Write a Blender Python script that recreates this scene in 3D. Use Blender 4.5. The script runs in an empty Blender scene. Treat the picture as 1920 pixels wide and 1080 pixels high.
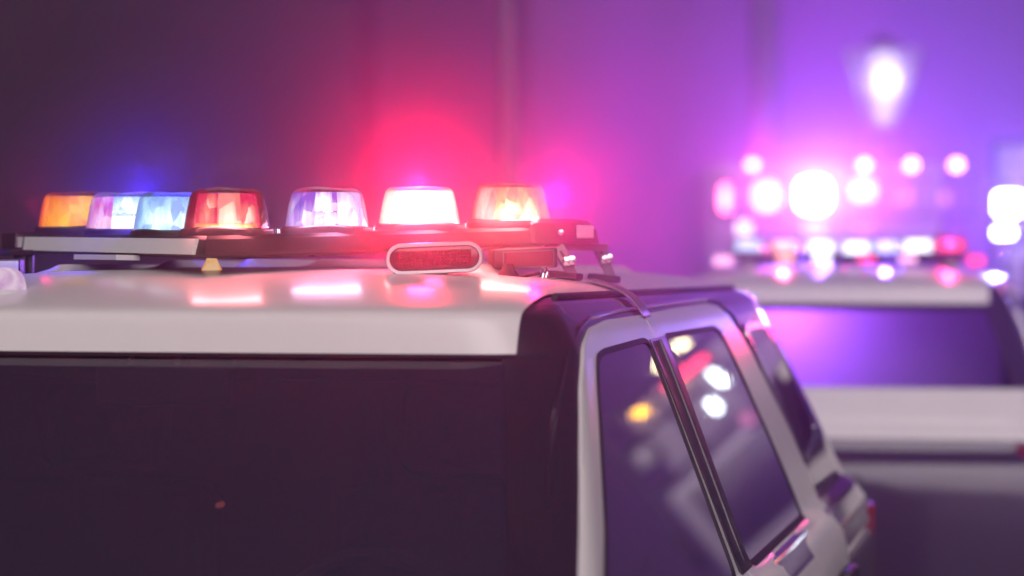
import bpy, bmesh, math, random
from mathutils import Vector, Matrix
random.seed(7)
R = math.radians
sc = bpy.context.scene
C = sc.collection

# ------------------------------------------------------------------ camera
CAM_Z = 1.85
LENS = 85.0
FPX = 1920 * LENS / 36.0
YH = 506.0                       # horizon row of the 1920x1080 photograph
cam_d = bpy.data.cameras.new('camera'); cam = bpy.data.objects.new('camera', cam_d); C.objects.link(cam)
cam.location = (0, 0, CAM_Z); cam.rotation_euler = (R(90) - math.atan((540 - YH) / FPX), 0, 0)
cam_d.lens = LENS; cam_d.sensor_width = 36; cam_d.clip_start = 0.05; cam_d.clip_end = 1000
cam_d.dof.use_dof = True; cam_d.dof.focus_distance = 4.62; cam_d.dof.aperture_fstop = 1.9
sc.camera = cam

# ------------------------------------------------------------------ night sky, dim street glow, exposure
SUN_EL, SUN_AZ = R(28), R(175)   # dim warm light from behind the photographer
w = bpy.data.worlds.new('World'); sc.world = w; w.use_nodes = True
nt = w.node_tree; nt.nodes.clear()
sky = nt.nodes.new('ShaderNodeTexSky'); sky.sky_type = 'NISHITA'; sky.sun_disc = False
sky.sun_elevation = R(4); sky.sun_rotation = SUN_AZ
hsv = nt.nodes.new('ShaderNodeMix'); hsv.data_type = 'RGBA'; hsv.blend_type = 'MIX'; hsv.inputs[0].default_value = 0.92
hsv.inputs[7].default_value = (0.50, 0.32, 0.66, 1)
bg = nt.nodes.new('ShaderNodeBackground'); bg.inputs['Strength'].default_value = 0.045
wo = nt.nodes.new('ShaderNodeOutputWorld')
nt.links.new(sky.outputs[0], hsv.inputs[6]); nt.links.new(hsv.outputs[2], bg.inputs['Color']); nt.links.new(bg.outputs[0], wo.inputs['Surface'])
sun_d = bpy.data.lights.new('sun', 'SUN'); sun = bpy.data.objects.new('sun', sun_d); C.objects.link(sun)
sun_d.energy = 3.1; sun_d.angle = R(50); sun_d.color = (1.0, 0.90, 0.90)
sun.rotation_euler = (R(90) - SUN_EL, 0, R(180) - SUN_AZ)
sun.location = (0, -5, 10)
sc.view_settings.view_transform = 'Standard'; sc.view_settings.look = 'None'
sc.view_settings.exposure = 0; sc.view_settings.gamma = 1
sc.cycles.use_denoising = True
sc.cycles.max_bounces = 4; sc.cycles.diffuse_bounces = 1; sc.cycles.glossy_bounces = 2
sc.cycles.volume_step_rate = 3.0; sc.cycles.volume_max_steps = 64
sc.cycles.use_adaptive_sampling = True; sc.cycles.adaptive_threshold = 0.03; sc.cycles.adaptive_min_samples = 16
sc.cycles.transmission_bounces = 3; sc.cycles.transparent_max_bounces = 16; sc.cycles.volume_bounces = 0
sc.cycles.sample_clamp_indirect = 3.0; sc.cycles.caustics_reflective = False; sc.cycles.caustics_refractive = False
HAZE_DENSITY, HAZE_G = 0.015, 0.72

# ------------------------------------------------------------------ helpers
def W(px, py, D):
    """world point seen at pixel (px, py) of the photograph, D metres in front of the lens"""
    return Vector(((px - 960) / FPX * D, D, CAM_Z - (py - YH) / FPX * D))

class MB:
    def __init__(s): s.v = []; s.f = []
    def add(s, vs, fs):
        o = len(s.v); s.v += [Vector(p) for p in vs]; s.f += [tuple(i + o for i in f) for f in fs]; return s
    def loft(s, rings, closed=True, cap0=False, cap1=False):
        n = len(rings[0]); vs = [p for r in rings for p in r]; fs = []
        for i in range(len(rings) - 1):
            for j in range(n if closed else n - 1):
                k = (j + 1) % n
                fs.append((i*n + j, i*n + k, (i+1)*n + k, (i+1)*n + j))
        if cap0: fs.append(tuple(range(n - 1, -1, -1)))
        if cap1: fs.append(tuple(range((len(rings)-1)*n, len(rings)*n)))
        return s.add(vs, fs)
    def lathe(s, c, prof, n=32, axis='z', wob=None):
        rings = []
        for r, h in prof:
            ring = []
            for k in range(n):
                a = 2*math.pi*k/n
                dz = wob(a, r, h) if wob else 0
                if axis == 'z': p = (c[0] + r*math.cos(a), c[1] + r*math.sin(a), c[2] + h + dz)
                elif axis == 'y': p = (c[0] + r*math.cos(a), c[1] + h, c[2] + r*math.sin(a))
                else: p = (c[0] + h, c[1] + r*math.cos(a), c[2] + r*math.sin(a))
                ring.append(p)
            rings.append(ring)
        return s.loft(rings, True, True, True)
    def box(s, c, size, rot=None, bev=0.0, taper=1.0):
        bm = bmesh.new(); bmesh.ops.create_cube(bm, size=1.0)
        for v in bm.verts:
            k = taper if v.co.z > 0 else 1.0
            v.co = Vector((v.co.x*size[0]*k, v.co.y*size[1]*k, v.co.z*size[2]))
        if bev: bmesh.ops.bevel(bm, geom=bm.edges[:], offset=bev, segments=3, profile=0.6, affect='EDGES')
        M = Matrix.Translation(Vector(c)) @ (rot.to_4x4() if rot else Matrix.Identity(4))
        bm.verts.index_update()
        s.add([M @ v.co for v in bm.verts], [tuple(v.index for v in f.verts) for f in bm.faces]); bm.free(); return s
    def bar(s, a, b, wd, th, side=None, bev=0.0):
        a = Vector(a); b = Vector(b); d = (b - a); L = d.length; z = d.normalized()
        x = Vector(side) if side else Vector((0, 0, 1)).cross(z)
        if x.length < 1e-4: x = Vector((1, 0, 0))
        x = (x - z*x.dot(z)).normalized(); y = z.cross(x)
        return s.box((a + b)/2, (wd, th, L), Matrix((x, y, z)).transposed(), bev)
    def tube(s, pts, r, n=10):
        pts = [Vector(p) for p in pts]; rings = []
        rr = r if isinstance(r, (list, tuple)) else [r]*len(pts)
        for i, p in enumerate(pts):
            t = (pts[min(i+1, len(pts)-1)] - pts[max(i-1, 0)]).normalized()
            u = t.cross(Vector((0, 0, 1)))
            if u.length < 1e-3: u = t.cross(Vector((1, 0, 0)))
            u.normalize(); v = u.cross(t)
            rings.append([p + (u*math.cos(2*math.pi*k/n) + v*math.sin(2*math.pi*k/n))*rr[i] for k in range(n)])
        return s.loft(rings, True, True, True)
    def build(s, name, mat, parent=None, smooth=True, angle=40):
        me = bpy.data.meshes.new(name)
        off = Vector((0, 0, 0))
        if parent is not None and parent.get('_w'):
            off = Vector(parent['_w'])
        me.from_pydata([tuple(p - off) for p in s.v], [], s.f)
        bm = bmesh.new(); bm.from_mesh(me); bmesh.ops.recalc_face_normals(bm, faces=bm.faces[:])
        if smooth:
            for f in bm.faces: f.smooth = True
            for e in bm.edges:
                if len(e.link_faces) == 2 and e.calc_face_angle(0) > R(angle): e.smooth = False
        bm.to_mesh(me); bm.free()
        me.materials.append(M[mat] if isinstance(mat, str) else mat)
        o = bpy.data.objects.new(name, me); C.objects.link(o)
        if parent is not None:
            o.parent = parent
            if parent.get('_w'): o['_w'] = parent['_w']
        return o

def tag(o, label=None, cat=None, group=None, kind=None):
    if label: o['label'] = label
    if cat: o['category'] = cat
    if group: o['group'] = group
    if kind: o['kind'] = kind
    return o

def empty(name, loc, rz=0.0, world=True):
    o = bpy.data.objects.new(name, None); C.objects.link(o); o.location = loc; o.rotation_euler = (0, 0, rz)
    o.empty_display_size = 0.1
    if world: o['_w'] = tuple(loc)
    return o

def lamp(name, kind, loc, power, col, parent, radius=0.02, aim=None, cone=120, blend=1.0):
    d = bpy.data.lights.new(name, kind); d.energy = power; d.color = col; d.shadow_soft_size = radius
    o = bpy.data.objects.new(name, d); C.objects.link(o)
    loc = Vector(loc)
    o.parent = parent
    o.location = loc - Vector(parent['_w']) if parent.get('_w') else loc
    if kind == 'AREA':
        d.shape = 'RECTANGLE'; d.size = 0.13; d.size_y = 0.04
        o.rotation_euler = Vector(aim).to_track_quat('-Z', 'Y').to_euler()
    if kind == 'SPOT':
        d.spot_size = R(cone); d.spot_blend = blend
        o.rotation_euler = Vector(aim).to_track_quat('-Z', 'Y').to_euler()
    return o

# ------------------------------------------------------------------ materials
M = {}
def base_mat(name):
    m = bpy.data.materials.new(name); m.use_nodes = True; M[name] = m
    return m, m.node_tree, m.node_tree.nodes['Principled BSDF']
def pmat(name, col, rough=0.5, metal=0.0, coat=0.0, var=0.12, scale=8.0, bump=0.0, bscale=60.0, coat_rough=0.04, spec=0.5):
    m, t, b = base_mat(name)
    tc = t.nodes.new('ShaderNodeTexCoord')
    n = t.nodes.new('ShaderNodeTexNoise'); n.inputs['Scale'].default_value = scale; n.inputs['Detail'].default_value = 6
    t.links.new(tc.outputs['Object'], n.inputs['Vector'])
    mx = t.nodes.new('ShaderNodeMix'); mx.data_type = 'RGBA'
    mx.inputs[6].default_value = (*[c*(1-var) for c in col], 1); mx.inputs[7].default_value = (*[min(1, c*(1+var)) for c in col], 1)
    t.links.new(n.outputs['Fac'], mx.inputs[0]); t.links.new(mx.outputs[2], b.inputs['Base Color'])
    mr = t.nodes.new('ShaderNodeMapRange'); mr.inputs['To Min'].default_value = rough*0.8; mr.inputs['To Max'].default_value = min(1, rough*1.25)
    t.links.new(n.outputs['Fac'], mr.inputs['Value']); t.links.new(mr.outputs[0], b.inputs['Roughness'])
    b.inputs['Metallic'].default_value = metal; b.inputs['Coat Weight'].default_value = coat; b.inputs['Coat Roughness'].default_value = coat_rough
    b.inputs['Specular IOR Level'].default_value = spec
    if bump:
        n2 = t.nodes.new('ShaderNodeTexNoise'); n2.inputs['Scale'].default_value = bscale; n2.inputs['Detail'].default_value = 4
        t.links.new(tc.outputs['Object'], n2.inputs['Vector'])
        bp = t.nodes.new('ShaderNodeBump'); bp.inputs['Strength'].default_value = bump; bp.inputs['Distance'].default_value = 0.004
        t.links.new(n2.outputs['Fac'], bp.inputs['Height']); t.links.new(bp.outputs[0], b.inputs['Normal'])
    return m
def emat(name, col, strength, col2=None, scale=30.0, detail=3.0, dist=1.5, lo=0.35, hi=0.65):
    """a lamp lens or added glow that gives off light; col2 = second colour mixed in by noise"""
    m = bpy.data.materials.new(name); m.use_nodes = True; M[name] = m; t = m.node_tree; t.nodes.clear()
    out = t.nodes.new('ShaderNodeOutputMaterial'); e = t.nodes.new('ShaderNodeEmission'); e.inputs['Strength'].default_value = strength
    e.inputs['Color'].default_value = (*col, 1)
    if col2:
        tc = t.nodes.new('ShaderNodeTexCoord'); n = t.nodes.new('ShaderNodeTexNoise')
        n.inputs['Scale'].default_value = scale; n.inputs['Detail'].default_value = detail; n.inputs['Distortion'].default_value = dist
        t.links.new(tc.outputs['Object'], n.inputs['Vector'])
        mr = t.nodes.new('ShaderNodeMapRange'); mr.inputs['From Min'].default_value = lo; mr.inputs['From Max'].default_value = hi
        t.links.new(n.outputs['Fac'], mr.inputs['Value'])
        mx = t.nodes.new('ShaderNodeMix'); mx.data_type = 'RGBA'; mx.inputs[6].default_value = (*col, 1); mx.inputs[7].default_value = (*col2, 1)
        t.links.new(mr.outputs[0], mx.inputs[0]); t.links.new(mx.outputs[2], e.inputs['Color'])
    t.links.new(e.outputs[0], out.inputs['Surface'])
    m.cycles.emission_sampling = 'AUTO' if name.startswith('lens_') else 'NONE'
    return m
def shell_mat(name, tint, edge, edge_w=0.55, rough=0.04):
    """thin clear plastic: light passes straight through, the rim catches it"""
    m = bpy.data.materials.new(name); m.use_nodes = True; M[name] = m; t = m.node_tree; t.nodes.clear()
    out = t.nodes.new('ShaderNodeOutputMaterial')
    tr = t.nodes.new('ShaderNodeBsdfTransparent'); tr.inputs['Color'].default_value = (*tint, 1)
    gl = t.nodes.new('ShaderNodeBsdfGlossy'); gl.inputs['Roughness'].default_value = rough
    tl = t.nodes.new('ShaderNodeBsdfTranslucent'); tl.inputs['Color'].default_value = (*edge, 1)
    a = t.nodes.new('ShaderNodeMixShader'); b = t.nodes.new('ShaderNodeMixShader')
    lw = t.nodes.new('ShaderNodeLayerWeight'); lw.inputs['Blend'].default_value = 0.38
    mul = t.nodes.new('ShaderNodeMath'); mul.operation = 'MULTIPLY'; mul.inputs[1].default_value = edge_w
    fr = t.nodes.new('ShaderNodeFresnel'); fr.inputs['IOR'].default_value = 1.35
    tc = t.nodes.new('ShaderNodeTexCoord'); n = t.nodes.new('ShaderNodeTexNoise'); n.inputs['Scale'].default_value = 35; n.inputs['Distortion'].default_value = 1.0
    bp = t.nodes.new('ShaderNodeBump'); bp.inputs['Strength'].default_value = 0.35; bp.inputs['Distance'].default_value = 0.004
    t.links.new(tc.outputs['Object'], n.inputs['Vector']); t.links.new(n.outputs['Fac'], bp.inputs['Height'])
    for q in (gl, fr, lw): t.links.new(bp.outputs[0], q.inputs['Normal'])
    t.links.new(lw.outputs['Facing'], mul.inputs[0]); t.links.new(mul.outputs[0], a.inputs[0])
    t.links.new(tr.outputs[0], a.inputs[1]); t.links.new(tl.outputs[0], a.inputs[2])
    t.links.new(fr.outputs[0], b.inputs[0]); t.links.new(a.outputs[0], b.inputs[1]); t.links.new(gl.outputs[0], b.inputs[2])
    t.links.new(b.outputs[0], out.inputs['Surface'])
    return m

pmat('black_paint', (0.026, 0.018, 0.030), 0.36, spec=0.25, coat=1.0, var=0.15, scale=3, bump=0.02, bscale=400)
pmat('white_paint', (0.74, 0.73, 0.70), 0.42, spec=0.3, coat=0.45, var=0.03, scale=3, coat_rough=0.17, bump=0.14, bscale=7)
pmat('white_vinyl', (0.84, 0.86, 0.80), 0.45, var=0.05, scale=14)
pmat('tinted_glass', (0.040, 0.024, 0.042), 0.03, coat=1.0, var=0.2, scale=1.2, coat_rough=0.01)
pmat('side_glass', (0.012, 0.008, 0.016), 0.03, coat=1.0, var=0.2, scale=1.2, coat_rough=0.01)
def part_clear_glass(name, col, see=0.45, tint=(0.5, 0.48, 0.56)):  # diffuse tone mixed in to lift the dark glass; rest see-through
    m = pmat(name, col, 0.03, coat=1.0, var=0.25, scale=1.6, coat_rough=0.012)
    t = m.node_tree; b = t.nodes['Principled BSDF']; out = next(n for n in t.nodes if n.type == 'OUTPUT_MATERIAL')
    tr = t.nodes.new('ShaderNodeBsdfTransparent'); tr.inputs['Color'].default_value = (*tint, 1)
    mx = t.nodes.new('ShaderNodeMixShader'); mx.inputs[0].default_value = see
    t.links.new(b.outputs[0], mx.inputs[1]); t.links.new(tr.outputs[0], mx.inputs[2]); t.links.new(mx.outputs[0], out.inputs['Surface'])
    return m
part_clear_glass('windshield_glass', (0.052, 0.042, 0.082)); part_clear_glass('clear_glass', (0.03, 0.02, 0.05), 0.8, (0.85, 0.82, 0.9))
pmat('seat_cloth', (0.030, 0.028, 0.034), 0.9, var=0.3, scale=20, bump=0.3, bscale=120)
pmat('cabin_trim', (0.20, 0.18, 0.22), 0.8, var=0.15, scale=6)
pmat('rubber', (0.018, 0.017, 0.018), 0.6, var=0.3, scale=40)
pmat('black_plastic', (0.018, 0.015, 0.020), 0.38, var=0.25, scale=30, bump=0.1, bscale=300)
pmat('bar_metal', (0.045, 0.040, 0.046), 0.38, metal=0.35, var=0.2, scale=25, bump=0.05, bscale=200)
pmat('bracket_metal', (0.22, 0.20, 0.22), 0.36, metal=0.5, var=0.25, scale=40, bump=0.06, bscale=200)
pmat('chrome', (0.8, 0.8, 0.82), 0.10, metal=1.0, var=0.05, scale=20)
pmat('mirror_metal', (0.9, 0.9, 0.92), 0.06, metal=1.0, var=0.03, scale=40)
pmat('clear_lamp_glass', (0.55, 0.52, 0.55), 0.12, coat=1.0, var=0.2, scale=60, bump=0.3, bscale=180)
pmat('dim_red_lens', (0.28, 0.012, 0.04), 0.2, coat=1.0, var=0.3, scale=60, bump=0.5, bscale=260)
pmat('white_plastic', (0.72, 0.70, 0.74), 0.3, coat=0.5, var=0.05, scale=20)
pmat('amber_plastic', (0.75, 0.50, 0.30), 0.4, var=0.12, scale=40)
pmat('asphalt', (0.05, 0.048, 0.05), 0.75, var=0.35, scale=3, bump=0.6, bscale=120)
pmat('concrete', (0.22, 0.21, 0.20), 0.8, var=0.2, scale=2, bump=0.3, bscale=40)
pmat('galvanised', (0.45, 0.44, 0.46), 0.5, metal=0.3, var=0.15, scale=10)
pmat('pole_paint', (0.09, 0.06, 0.08), 0.5, var=0.12, scale=8)
pmat('dark_iron', (0.05, 0.05, 0.055), 0.45, metal=0.3, var=0.2, scale=20)
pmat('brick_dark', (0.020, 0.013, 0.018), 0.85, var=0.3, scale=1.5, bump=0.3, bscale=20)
pmat('render_wall', (0.075, 0.048, 0.078), 0.85, var=0.25, scale=0.4, bump=0.2, bscale=15)
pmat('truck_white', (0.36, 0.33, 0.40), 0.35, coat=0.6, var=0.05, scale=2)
pmat('truck_red', (0.30, 0.03, 0.04), 0.35, coat=0.8, var=0.1, scale=2)
pmat('bark', (0.06, 0.045, 0.035), 0.9, var=0.3, scale=12, bump=0.8, bscale=30)
pmat('leaf', (0.09, 0.07, 0.045), 0.6, var=0.4, scale=3)
pmat('sign_face', (0.70, 0.55, 0.66), 0.4, var=0.06, scale=5)
pmat('tail_red', (0.40, 0.03, 0.03), 0.2, coat=1.0, var=0.2, scale=20)
shell_mat('clear_dome', (0.98, 0.96, 0.98), (0.97, 0.93, 0.97), 0.95)
shell_mat('red_dome', (1.0, 0.80, 0.80), (1.0, 0.40, 0.36), 0.95)
shell_mat('blue_dome', (0.86, 0.92, 1.0), (0.75, 0.88, 1.0), 0.95)
shell_mat('lantern_glass', (0.75, 0.75, 0.8), (1.0, 0.98, 1.0), 0.9)
def lens_mat(name, dark, mid, hot, strength=1.0, centre=(0.5, 0.0, 0.45), flutes=26.0, spread=1.25, amp=0.30, power=1.0):
    """moulded lamp lens lit from behind: brightest next to its bulb, fluted, a little uneven"""
    m = bpy.data.materials.new(name); m.use_nodes = True; M[name] = m; t = m.node_tree; t.nodes.clear()
    N = t.nodes.new; L = t.links.new
    out = N('ShaderNodeOutputMaterial'); e = N('ShaderNodeEmission'); e.inputs['Strength'].default_value = strength
    tc = N('ShaderNodeTexCoord'); sub = N('ShaderNodeVectorMath'); sub.operation = 'SUBTRACT'; sub.inputs[1].default_value = centre
    L(tc.outputs['Generated'], sub.inputs[0]); ln = N('ShaderNodeVectorMath'); ln.operation = 'LENGTH'; L(sub.outputs[0], ln.inputs[0])
    n = N('ShaderNodeTexNoise'); n.inputs['Scale'].default_value = 22; n.inputs['Detail'].default_value = 2; n.inputs['Distortion'].default_value = 0.8
    mp = N('ShaderNodeMapping'); mp.inputs['Scale'].default_value = (1.0, 1.0, 0.45); L(tc.outputs['Object'], mp.inputs[0]); L(mp.outputs[0], n.inputs['Vector'])
    wv = N('ShaderNodeTexWave'); wv.bands_direction = 'X'; wv.inputs['Scale'].default_value = flutes; wv.inputs['Distortion'].default_value = 0.6; wv.inputs['Detail'].default_value = 1
    L(tc.outputs['Object'], wv.inputs['Vector'])
    def mth(op, a, b):
        q = N('ShaderNodeMath'); q.operation = op
        for k, v in enumerate((a, b)):
            if isinstance(v, (int, float)): q.inputs[k].default_value = v
            else: L(v, q.inputs[k])
        return q.outputs[0]
    v = mth('SUBTRACT', 1.0, mth('MULTIPLY', ln.outputs['Value'], spread))
    v = mth('ADD', v, mth('MULTIPLY', mth('SUBTRACT', n.outputs['Fac'], 0.5), amp*3))
    vo = N('ShaderNodeTexVoronoi'); vo.inputs['Scale'].default_value = 46; mp2 = N('ShaderNodeMapping'); mp2.inputs['Rotation'].default_value = (0.3, 0.7, 0.2); mp2.inputs['Scale'].default_value = (1.0, 1.0, 0.6)
    L(tc.outputs['Object'], mp2.inputs[0]); L(mp2.outputs[0], vo.inputs['Vector'])
    sp = N('ShaderNodeSeparateColor'); L(vo.outputs['Color'], sp.inputs[0])
    v = mth('ADD', v, mth('MULTIPLY', mth('SUBTRACT', sp.outputs[0], 0.5), amp*2.2))
    v = mth('ADD', v, mth('MULTIPLY', mth('SUBTRACT', wv.outputs['Fac'], 0.5), amp*0.25))
    r = N('ShaderNodeValToRGB'); r.color_ramp.elements[0].position = 0.0; r.color_ramp.elements[0].color = (*dark, 1)
    r.color_ramp.elements[1].position = 1.0; r.color_ramp.elements[1].color = (*hot, 1)
    x = r.color_ramp.elements.new(0.45); x.color = (*mid, 1)
    L(v, r.inputs[0]); L(r.outputs[0], e.inputs['Color']); L(e.outputs[0], out.inputs['Surface'])
    m.cycles.emission_sampling = 'AUTO'
    return m
lens_mat('lens_amber', (0.38, 0.07, 0.004), (0.44, 0.19, 0.008), (0.5, 0.34, 0.03), 2.6, (0.6, 0.0, 0.35), spread=0.9)
lens_mat('lens_yellow', (0.36, 0.12, 0.06), (0.42, 0.30, 0.09), (1.0, 0.80, 0.45), 2.6, (0.45, 0.0, 0.3))
lens_mat('lens_peach', (0.40, 0.10, 0.09), (0.46, 0.26, 0.19), (0.6, 0.44, 0.34), 2.6, (0.6, 0.0, 0.3))
lens_mat('lens_red', (0.34, 0.012, 0.05), (0.42, 0.11, 0.09), (0.55, 0.40, 0.33), 2.6, (0.4, 0.0, 0.4), amp=0.4)
lens_mat('lens_magenta', (0.40, 0.26, 0.36), (0.30, 0.03, 0.24), (0.5, 0.34, 0.42), 2.6, (0.2, 0.0, 0.3), spread=0.8, amp=0.35)
lens_mat('lens_cyan', (0.14, 0.22, 0.42), (0.28, 0.42, 0.48), (0.55, 0.65, 0.67), 2.6, (0.5, 0.0, 0.3), amp=0.35)
lens_mat('lens_blue', (0.05, 0.04, 0.30), (0.30, 0.30, 0.46), (0.60, 0.60, 0.70), 2.6, (0.2, 0.0, 0.4), amp=0.4)
lens_mat('lens_white', (0.8, 0.74, 0.68), (0.9, 0.84, 0.78), (1.0, 0.95, 0.9), 2.0)
lens_mat('lens_hot', (0.7, 0.40, 0.28), (0.9, 0.66, 0.50), (1.0, 0.82, 0.66), 2.6, (0.5, 0.0, 0.4), spread=0.8)
emat('dot_teal', (0.05, 0.30, 0.45), 2.5); emat('dot_warm', (0.8, 0.55, 0.45), 2.5); emat('dot_orange', (1.0, 0.18, 0.10), 0.5); emat('dot_pale', (0.45, 0.45, 0.75), 0.9)
emat('pill_red', (0.75, 0.02, 0.06), 0.55, (0.9, 0.08, 0.10), 180, lo=0.45, hi=0.6)

# ------------------------------------------------------------------ ground
MB().add([(-190, -190, 0), (190, -190, 0), (190, 190, 0), (-190, 190, 0)], [(0, 1, 2, 3)]).build('road', 'asphalt')
tag(bpy.data.objects['road'], kind='structure')
m = MB(); m.box((-7.5, 60, 0.06), (4.0, 240, 0.12), None, 0.02); tag(m.build('pavement', 'concrete'), kind='structure')

# ------------------------------------------------------------------ the patrol SUV (local frame: -y is the nose, +y the tail)
LV = [ # z, nose y, tail y, half width
 (1.130, -0.95, 3.42, 0.990), (1.190, -0.86, 3.40, 0.975), (1.235, -0.79, 3.37, 0.945), (1.260, -0.745, 3.36, 0.912), (1.455, -0.42, 3.22, 0.836),
 (1.600, -0.18, 3.08, 0.779), (1.700, -0.012, 2.985, 0.738), (1.706, -0.004, 2.98, 0.735), (1.740, 0.000, 2.965, 0.720),
 (1.762, 0.003, 2.955, 0.708), (1.770, 0.006, 2.950, 0.702), (1.775, 0.011, 2.944, 0.698), (1.780, 0.024, 2.93, 0.693), (1.790, 0.062, 2.89, 0.682), (1.800, 0.110, 2.84, 0.665), (1.810, 0.165, 2.78, 0.640), (1.820, 0.230, 2.72, 0.600), (1.830, 0.310, 2.64, 0.540), (1.838, 0.400, 2.55, 0.460),
 (1.845, 0.500, 2.45, 0.360), (1.850, 0.620, 2.33, 0.250), (1.852, 0.750, 2.20, 0.140)]
ZS = [l[0] for l in LV]
def interp(z, k):
    if z <= ZS[0]: return LV[0][k]
    if z >= ZS[-1]: return LV[-1][k]
    for i in range(len(ZS) - 1):
        if z <= ZS[i+1]:
            t = (z - ZS[i])/(ZS[i+1] - ZS[i]); return LV[i][k]*(1-t) + LV[i+1][k]*t
def rad(z, wd): return min(0.15, wd*0.9)
BOW = 0.03
def corner(x, wd, r):
    q = abs(x) - (wd - r)
    return 0.0 if q <= 0 else r - math.sqrt(max(0.0, r*r - q*q))
def front_y(x, z):
    wd = interp(z, 3); return interp(z, 1) + BOW*(x/wd)**2 + corner(x, wd, rad(z, wd))
def rear_y(x, z):
    wd = interp(z, 3); return interp(z, 2) - BOW*(x/wd)**2 - corner(x, wd, rad(z, wd))
def side_x(y, z):
    wd = interp(z, 3); r = rad(z, wd); d = min(y - interp(z, 1) - BOW, interp(z, 2) - BOW - y)
    if d >= r: return wd
    d = max(d, 0.0); return wd - (r - math.sqrt(max(0.0, r*r - (r - d)**2)))
def ring_at(z):
    wd = interp(z, 3); r = rad(z, wd); pts = []
    def half(sgn_y):
        out = []
        for k in range(11):                                # one corner, from side to nose
            a = math.pi/2*k/10; x = (wd - r) + r*math.cos(a); out.append(x)
        return out + [ (wd - r)*(1 - 2*j/12) for j in range(1, 12)] + [-x for x in reversed(out)]
    xs = half(1)
    for x in xs: pts.append(Vector((x, front_y(x, z), z)))
    f0 = front_y(wd, z); r0 = rear_y(wd, z)
    for j in range(1, 24): pts.append(Vector((-wd, f0 + (r0 - f0)*j/24, z)))
    for x in reversed(xs): pts.append(Vector((x, rear_y(x, z), z)))
    for j in range(1, 24): pts.append(Vector((wd, r0 + (f0 - r0)*j/24, z)))
    return pts
def zmax_at(x):
    lo, hi = 1.66, ZS[-1]
    if interp(hi, 3) >= abs(x): return hi
    for _ in range(40):
        mid = (lo + hi)/2
        if interp(mid, 3) >= abs(x): lo = mid
        else: hi = mid
    return lo
def rib(x, y):
    v = 0.0
    for c in (-0.42, -0.25, -0.08, 0.08, 0.25, 0.42):
        q = abs(x - c)/0.036
        if q < 1: v = max(v, 0.5 + 0.5*math.cos(math.pi*q))
    f = min(1, max(0, (y - 0.05)/0.20))*min(1, max(0, (2.7 - y)/0.25))
    return 0.017*v*f*f*(3 - 2*f)
def roof_panel():
    cols = []
    NX = 120
    for i in range(NX + 1):
        x = -0.655 + 1.31*i/NX; zt = zmax_at(x); col = []
        zz = [1.707 + (zt - 1.707)*(1 - (1 - k/26)**1.6) for k in range(27)]
        for z in zz: col.append(Vector((x, front_y(x, z) - 0.004*max(0, 1 - (z - 1.707)/0.1), z + 0.004)))
        y0 = front_y(x, zt); y1 = rear_y(x, zt)
        for k in range(1, 40):
            y = y0 + (y1 - y0)*k/40; col.append(Vector((x, y, zt + 0.004 + rib(x, y))))
        for z in reversed(zz): col.append(Vector((x, rear_y(x, z) + 0.004*max(0, 1 - (z - 1.707)/0.1), z + 0.004)))
        col.insert(0, col[0] + Vector((0, 0.012, 0))); col.append(col[-1] - Vector((0, 0.012, 0)))
        cols.append(col)
    m = MB(); m.loft(cols, closed=False)
    return m
def poly_r(poly, cy, cz, a):
    dy, dz = math.cos(a), math.sin(a); best = None
    for i in range(len(poly)):
        (y1, z1), (y2, z2) = poly[i], poly[(i+1) % len(poly)]
        ey, ez = y2 - y1, z2 - z1; den = dy*ez - dz*ey
        if abs(den) < 1e-9: continue
        t = ((y1 - cy)*ez - (z1 - cz)*ey)/den; u = ((y1 - cy)*dz - (z1 - cz)*dy)/den
        if t > 0 and -1e-6 <= u <= 1 + 1e-6 and (best is None or t > best): best = t
    return best or 0.01
def angles(poly, cy, cz, extra=72):
    A = [2*math.pi*k/extra for k in range(extra)] + [math.atan2(z - cz, y - cy) % (2*math.pi) for y, z in poly]
    return sorted(set(round(a, 5) for a in A))
def body_x(y, z):
    if z < 1.13:
        k = (1.13 - z)/0.6; return 0.990 + 0.02*math.sin(min(1, k)*math.pi) - 0.03*max(0, k - 0.8)
    return side_x(y, z)
def side_patch(outer, inner, sgn, off, thick, nr=6, c=None):
    """panel on the flank; outline in (y, z); inner outline = hole or None"""
    src = inner or outer
    cy = sum(p[0] for p in src)/len(src); cz = sum(p[1] for p in src)/len(src)
    if c: cy, cz = c
    A = sorted(set(angles(outer, cy, cz) + (angles(inner, cy, cz) if inner else [])))
    rings = []
    for k in range(nr + 1):
        ring = []
        for a in A:
            ro = poly_r(outer, cy, cz, a); ri = poly_r(inner, cy, cz, a) if inner else 0.02*ro
            r = ri + (ro - ri)*k/nr; y = cy + r*math.cos(a); z = cz + r*math.sin(a)
            ring.append(Vector((sgn*(body_x(y, z) + off), y, z)))
        rings.append(ring)
    d = Vector((-sgn*thick, 0, 0))
    rings.append([p + d for p in rings[-1]])
    if inner: rings.insert(0, [p + d for p in rings[0]])
    m = MB(); m.loft(rings, True, cap0=(inner is None)); return m
def round_poly(poly, r, n=5):
    out = []
    N = len(poly)
    for i in range(N):
        p = Vector(poly[i]); a = Vector(poly[i-1]); b = Vector(poly[(i+1) % N])
        da = (a - p); db = (b - p); rr = min(r, da.length*0.45, db.length*0.45)
        p1 = p + da.normalized()*rr; p2 = p + db.normalized()*rr
        for k in range(n + 1):
            t = k/n; q = p1*(1-t)**2 + p*2*t*(1-t) + p2*t*t; out.append((q.x, q.y))
    return out
FD = round_poly([(-0.80, 1.175), (-0.294, 1.455), (-0.109, 1.56), (0.075, 1.661), (0.205, 1.719), (0.33, 1.747), (0.52, 1.758), (0.914, 1.7605), (0.893, 1.25), (0.88, 0.62), (-0.55, 0.62)], 0.03)
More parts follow.
